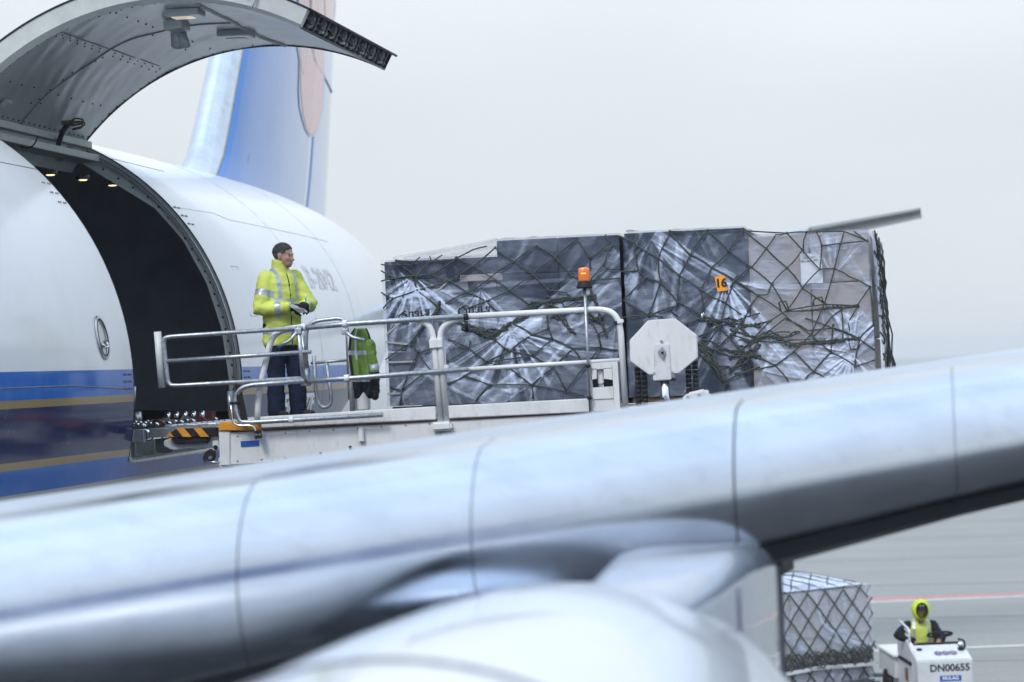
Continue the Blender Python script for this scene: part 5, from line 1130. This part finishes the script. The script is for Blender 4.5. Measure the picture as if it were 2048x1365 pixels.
tbox('rubber_strip', -TW - .03, -TW - .005, .42, 1.45, .80, .86, M_black); tbox('rating_plate', -TW - .012, -TW - .005, .75, .98, .52, .72, mat('rust_brown_plate', (.16, .10, .06), .6, var=.5, scale=40), None, 0)
bm = bmesh.new(); tube(bm, [tp(-TW + .05, .05, .615), tp(TW - .05, .05, .615)], .004, 4); 
bm.free(); tbox('nose_crease', -TW, TW, -.006, .02, .55, .565, M_galv, None, 0); tbox('hitch_plate', TW - .02, TW + .05, -.03, .1, .25, .52, M_black)
for x in (-TW + .02, TW - .02):
    for y in (.35, 2.4): w_ = disc('wheel', tp(x, y, .26), tx, .26, .18, M_black, tug, 24); disc('wheel_rim', tp(x * 1.18, y, .26), tx, .14, .03, M_tug, w_, 16)
# guard frame by the driver
def tpipe(name, pts, r, m_, rc=.05): return pipe(name, [tp(*p) for p in pts], r, m_, tug, rc)
tpipe('guard_frame', [(-TW + .02, .66, 1.10), (-TW + .02, .66, 1.34), (-TW + .02, 1.4, 1.40), (-TW + .02, 1.42, 1.20)], .020, M_tug); 
for z_ in (1.22, 1.29): tpipe('guard_bar', [(-TW + .02, .66, z_), (-TW + .02, 1.4, z_ + .055)], .014, M_tug, 0)
bm = bmesh.new(); cst = tp(.10, .80, 1.23); R_ = Matrix.Rotation(TA, 3, 'Z') @ Matrix.Rotation(rad(-18), 3, 'X')
tube(bm, [cst + R_ @ Vector((.19 * math.cos(a), .19 * math.sin(a), 0)) for a in np.linspace(0, 2 * math.pi, 33)], .018, 8, caps=False)
for a in (0, 2.1, 4.2): tube(bm, [cst, cst + R_ @ Vector((.19 * math.cos(a), .19 * math.sin(a), 0))], .014, 6)
tube(bm, [cst, tp(.10, .60, .98)], .03, 8); obj('steering_wheel', bm, M_black, tug)
tbox('dashboard', -.30, .40, .60, .75, .85, 1.12, M_black)
hlp = lambda x, y: tp(x, y, .93 + .17 * y / .62 + .004)
disc('filler_cap', hlp(-.31, .42), (0, -.26, 1), .045, .02, M_black, tug, 16)
bm = bmesh.new(); ell(bm, tp(.33, .38, 1.10), (.055, .03, .05)); obj('work_lamp', bm, M_chrome, tug, True); tpipe('lamp_bracket', [(.40, .40, 1.04), (.40, .40, 1.17), (.30, .42, 1.19)], .016, M_black); disc('lamp_mount', tp(.33, .36, 1.045), (0, 0, 1), .05, .04, M_black, tug, 14)
for k, ch in enumerate('TCR'):
    x, y = -.05 + k * .115, .25; nn = (ty * .62 + Vector((0, 0, .17))).normalized(); up_ = tx.cross(nn).normalized()
    c_ = hlp(x, y)
    def fnh(px_, py_, pz_, c_=c_, nn=nn, up_=up_): return c_ + tx * px_ + nn * py_ * 1.35 + up_ * (pz_ + .007)
    for r_, m_, h_ in ((.066, M_gold, .003), (.056, M_blue, .0045)):
        bm = bmesh.new(); bm.faces.new([bm.verts.new(c_ + tx * r_ * math.cos(a) + nn * r_ * 1.35 * math.sin(a) + up_ * (h_ + k * .0004)) for a in np.linspace(0, 2 * math.pi, 25)[:-1]]); obj('logo_disc', bm, m_, nose)
    text_on('logo_letter', ch, .085, fnh, M_gold, nose, bold=.003)
def nosef(cx, cz, off=.004): return lambda x, y, z_: tp(cx + x, -off - z_, cz + y)
text_on('fleet_number', 'DN00655', .155, nosef(.07, .80), M_ink, nose, bold=.004)
tbox('maker_plate', -.09, .24, -.006, .002, .60, .685, M_blue, nose, 0); text_on('maker_lettering', 'MULAG', .075, nosef(.075, .645, .010), M_paper, nose, bold=.003)
# driver
DO = tp(-.14, 1.10, -.07)
drv = thing('person', DO, 'person in hooded yellow vest and black sleeves driving the white tow tractor', 'person')
def dp(x, y, z): return DO + tx * x + ty * y + Vector((0, 0, z))
hc = dp(.0, -.06, 1.66)
bm, Td, M3d = head_bm(hc, rad(-90) + TA, rad(38), 1.0)
limb(bm, [dp(0, .05, 1.45), dp(0, .08, 1.1), dp(0, .1, .8)], [.10, .15, .14]); limb(bm, [dp(-.2, .05, 1.42), dp(-.36, -.08, 1.30), dp(-.16, -.27, 1.20)], [.06, .05, .035]); limb(bm, [dp(.2, .05, 1.42), dp(.30, -.1, 1.2), dp(.24, -.30, 1.2)], [.06, .05, .035]); limb(bm, [dp(-.1, .08, .8), dp(-.1, -.35, .85)], [.09, .07]); limb(bm, [dp(.1, .08, .8), dp(.1, -.35, .85)], [.09, .07])
hand(bm, dp(-.15, -.28, 1.18), Vector((.5, -.5, -.6)), Vector((.3, .3, -.8)), .6, 1.0); hand(bm, dp(.24, -.31, 1.2), Vector((-.2, -.8, .1)), Vector((0, 0, -1)), .9, 1.0)
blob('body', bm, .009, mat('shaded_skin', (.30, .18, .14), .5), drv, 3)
bm = bmesh.new(); n = 26
loft(bm, [[dp(a * math.cos(2 * math.pi * k / n), .08 + b * math.sin(2 * math.pi * k / n), z) for k in range(n)] for z, a, b in ((.80, .19, .16), (1.0, .20, .17), (1.25, .22, .165), (1.38, .225, .15), (1.46, .19, .12), (1.53, .10, .1))])
vst = blob('vest', bm, .012, [M_yellow, M_reflect, M_blackcloth], drv, 3, folds(.010, 12))
for p in vst.data.polygons:
    q = p.center - DO; x = q.dot(tx); z = q.z; p.material_index = 1 if (.095 < abs(x) < .135) else 0
bm = bmesh.new(); limb(bm, [dp(-.19, .06, 1.41), dp(-.37, -.06, 1.29), dp(-.18, -.25, 1.21)], [.088, .085, .055], 14); limb(bm, [dp(.2, .06, 1.41), dp(.31, -.08, 1.2), dp(.25, -.26, 1.2)], [.085, .075, .05], 14); limb(bm, [dp(-.15, .08, 1.42), dp(.15, .08, 1.42)], [.07, .07]); blob('sleeves', bm, .012, M_blackcloth, drv, 3, folds(.010, 14))
bm = bmesh.new(); limb(bm, [dp(-.1, .08, .80), dp(-.1, -.38, .84), dp(-.1, -.45, .5)], [.11, .09, .08]); limb(bm, [dp(.1, .08, .80), dp(.1, -.38, .84), dp(.1, -.45, .5)], [.11, .09, .08]); blob('trousers', bm, .015, M_navy, drv, 3)
# hood: shell open towards the face
bm = bmesh.new(); rings = []; n = 26
for yy, rx, rz, dz in ((-.115, .098, .125, .0), (-.085, .128, .160, .0), (-.02, .142, .172, .005), (.06, .138, .162, .0), (.12, .105, .125, -.01), (.15, .04, .05, -.02)):
    rings.append([hc + tx * (rx * math.cos(2 * math.pi * k / n)) + ty * yy + Vector((0, 0, .015 + dz + rz * math.sin(2 * math.pi * k / n))) for k in range(n)])
loft(bm, rings, caps=False); bm.faces.new([v for v in bm.verts][-n:]); obj('hood', bm, M_hood, drv, True)
bm = bmesh.new(); ell(bm, hc + Vector((0, 0, .055)) - ty * .01, (.098, .105, .075), Matrix.Rotation(TA, 3, 'Z')); ell(bm, hc - ty * .115 + Vector((0, 0, .035)), (.075, .075, .012), Matrix.Rotation(TA, 3, 'Z')); cap_ = blob('cap', bm, .008, M_black, drv, 2)
text_on('cap_lettering', 'TCR', .04, lambda x, y, z_: hc + tx * x - ty * (.107 + z_) + Vector((0, 0, .085 + y)), M_paper, cap_)

# rear load on its dolly
RA = rad(40); RC = atZ(1735, 1172, 1.85); RO = Vector((RC.x, RC.y, 0))
rx_ = Vector((math.cos(RA), math.sin(RA), 0)); ry_ = Vector((-math.sin(RA), math.cos(RA), 0))
def rp(x, y, z): return RO + rx_ * x + ry_ * y + Vector((0, 0, z))      # x<0 to the left along the near face, y back
def dome(x, y): return .24 * math.sin(math.pi * min(1, max(0, -x / 2.45))) ** .7 * math.sin(math.pi * min(1, max(0, y / 2.45))) ** .7
load3 = thing('netted_pallet_load', rp(-1.2, 1.2, .3), 'netted pale wrapped pallet load on the dolly behind the tow tractor', 'pallet load')
dolly = thing('pallet_dolly', rp(-1.2, 1.2, 0), 'low pallet dolly under the netted load behind the tow tractor', 'dolly')
def rbox(name, x0, x1, y0, y1, z0_, z1_, m_, par, bev=.01):
    bm = bmesh.new(); prism(bm, [rp(x0, y0, z0_), rp(x1, y0, z0_), rp(x1, y0, z1_), rp(x0, y0, z1_)], ry_ * (y1 - y0))
    if bev: bmesh.ops.bevel(bm, geom=list(bm.edges), offset=bev, segments=2, affect='EDGES')
    return obj(name, bm, m_, par)
rbox('frame', -2.5, .1, -.1, 2.5, .20, .28, M_galv, dolly)
for x in (-2.1, -.3):
    for y in (.15, 2.2): 
        w_ = disc('wheel', rp(x, y, .1), ry_, .1, .12, M_black, dolly, 20)
tb = bmesh.new(); tube(tb, [rp(.1, 1.2, .24), tp(0, 3.0, .34)], .04, 8); obj('tow_bar', tb, M_galv, dolly)
rbox('pallet_sheet', -2.45, .05, -.05, 2.45, .285, .315, M_alu, load3)
for i in range(3):
    for j in range(2):
        for k in range(2): rbox('carton', -2.4 + i * .8 + .005, -1.6 + i * .8 - .005, k * 1.2 + .005, 1.2 + k * 1.2 - .005, .32 + j * .76, .32 + (j + 1) * .76 - .005, M_tanw, load3, .02)
def rsheet(c, a, b, nrm, seed, base): return film_sheet('stretch_film', c, a, b, nrm, 110, 80, dens_field(seed, [], [(.4, 1.1, 1.6, .1, .2, .3), (1.4, .9, 2.3, .5, .3, .3)], base, .7), .05, load3)
rsheet(rp(-2.42, -.03, .32), rx_ * 2.45, Vector((0, 0, 1.53)), -ry_, 41, .22); rsheet(rp(.03, -.03, .32), ry_ * 2.45, Vector((0, 0, 1.53)), rx_, 42, .3); topf = rsheet(rp(-2.42, -.03, 1.855), rx_ * 2.45, ry_ * 2.45, Vector((0, 0, 1)), 43, .75)
for v_ in topf.data.vertices:
    q_ = Vector(v_.co) - RO; v_.co.z += dome(q_.dot(rx_), q_.dot(ry_))
bm = bmesh.new()
def rope3(P): tube(bm, [p + Vector((RNG.normal(0, .006), RNG.normal(0, .006), 0)) for p in P], .013, 5)
for s_ in range(-7, 14):      # diamond mesh over top, near face and outer face
    for sg in (1, -1):
        P = [];
        for k in range(25):
            w_ = k / 24 * 3.9; x = -2.45 + s_ * .36 + sg * (w_ * .8) + (0 if sg > 0 else .2)
            if not (-2.45 <= x <= .04):
                if len(P) > 1: rope3(P)
                P = []; continue
            z_, y = (.36 + w_, -.055) if w_ < 1.52 else (1.885 + dome(x, w_ - 1.57), w_ - 1.52 - .05)
            P.append(rp(x, y, z_))
        if len(P) > 1: rope3(P)
for s_ in range(-7, 14):
    for sg in (1, -1):
        P = []
        for k in range(14):
            w_ = k / 13 * 1.3; y = s_ * .36 + sg * w_ * .8
            if -.05 <= y <= 2.42: P.append(rp(.075, y, .36 + w_ * 1.15))
        if len(P) > 1: rope3(P)
for k in range(7):
    R_ = np.random.default_rng(80 + k); ph = R_.random() * 6; P = [rp(-2.4 + 2.4 * i / 30, -.075, .74 + .10 * math.sin(ph + i * (.5 + R_.random() * .05)) + .06 * math.sin(i * 1.7 + k)) for i in range(31)]; rope3(P)
obj('cargo_net', bm, M_rope, load3)
st = pri('printed_tape', [rp(-2.4, -.085, .50), rp(-1.2, -.085, .575), rp(0, -.085, .54), rp(0, -.085, .595), rp(-1.2, -.085, .635), rp(-2.4, -.085, .56)], ry_ * .004, M_paper, load3)
text_on('tape_print', 'CHINA CARGO  CHINA CARGO', .042, lambda x, y, z_: rp(-.95 + x, -.09, .592 - .03 * x + y), M_red, st)

# ================================================================== UNSEEN BUILDING ADDED TO REFLECT A BLUE BAND IN THE WING (behind the camera)
refl_building = thing('reflector_building', (5, -38, 0), 'unseen blue-clad building behind the camera, added for its reflection in the wing', 'building')
M_fac = mat('blue_reflection_cladding', (.17, .27, .58), .45, var=.12, scale=.3); M_conc = mat('pale_facade_band', (.55, .56, .57), .6, var=.08)
bxo('block', (-70, -60, 0), (80, -38.3, 20), M_conc, refl_building, 0)
for j in range(4):
    for i in range(25):
        x = -70 + i * 6; z_ = .6 + j * 4.9
        if j == 0 and i == 0: pane0 = bxo('reflected_pane', (x + .12, -38.25, z_), (x + 5.88, -38.05, z_ + 4.1), M_fac, refl_building, 0)
        else:
            q_ = pane0.copy(); COL.objects.link(q_); q_.location = pane0.location + Vector((6 * i, 0, 4.9 * j))

# ================================================================== AIR
bm = bmesh.new(); box(bm, (-3200, -3200, -1), (3200, 3200, 21)); hz_o = obj('haze', bm, [], None); tag(hz_o, kind='stuff')
HM = bpy.data.materials.new('pale_haze'); HM.use_nodes = True; HM.node_tree.nodes.remove(HM.node_tree.nodes['Principled BSDF'])
pv = HM.node_tree.nodes.new('ShaderNodeVolumePrincipled'); pv.inputs['Color'].default_value = (.93, .95, 1, 1); pv.inputs['Density'].default_value = .0006; pv.inputs['Anisotropy'].default_value = .75
HM.node_tree.links.new(pv.outputs[0], HM.node_tree.nodes['Material Output'].inputs['Volume']); hz_o.data.materials.append(HM)
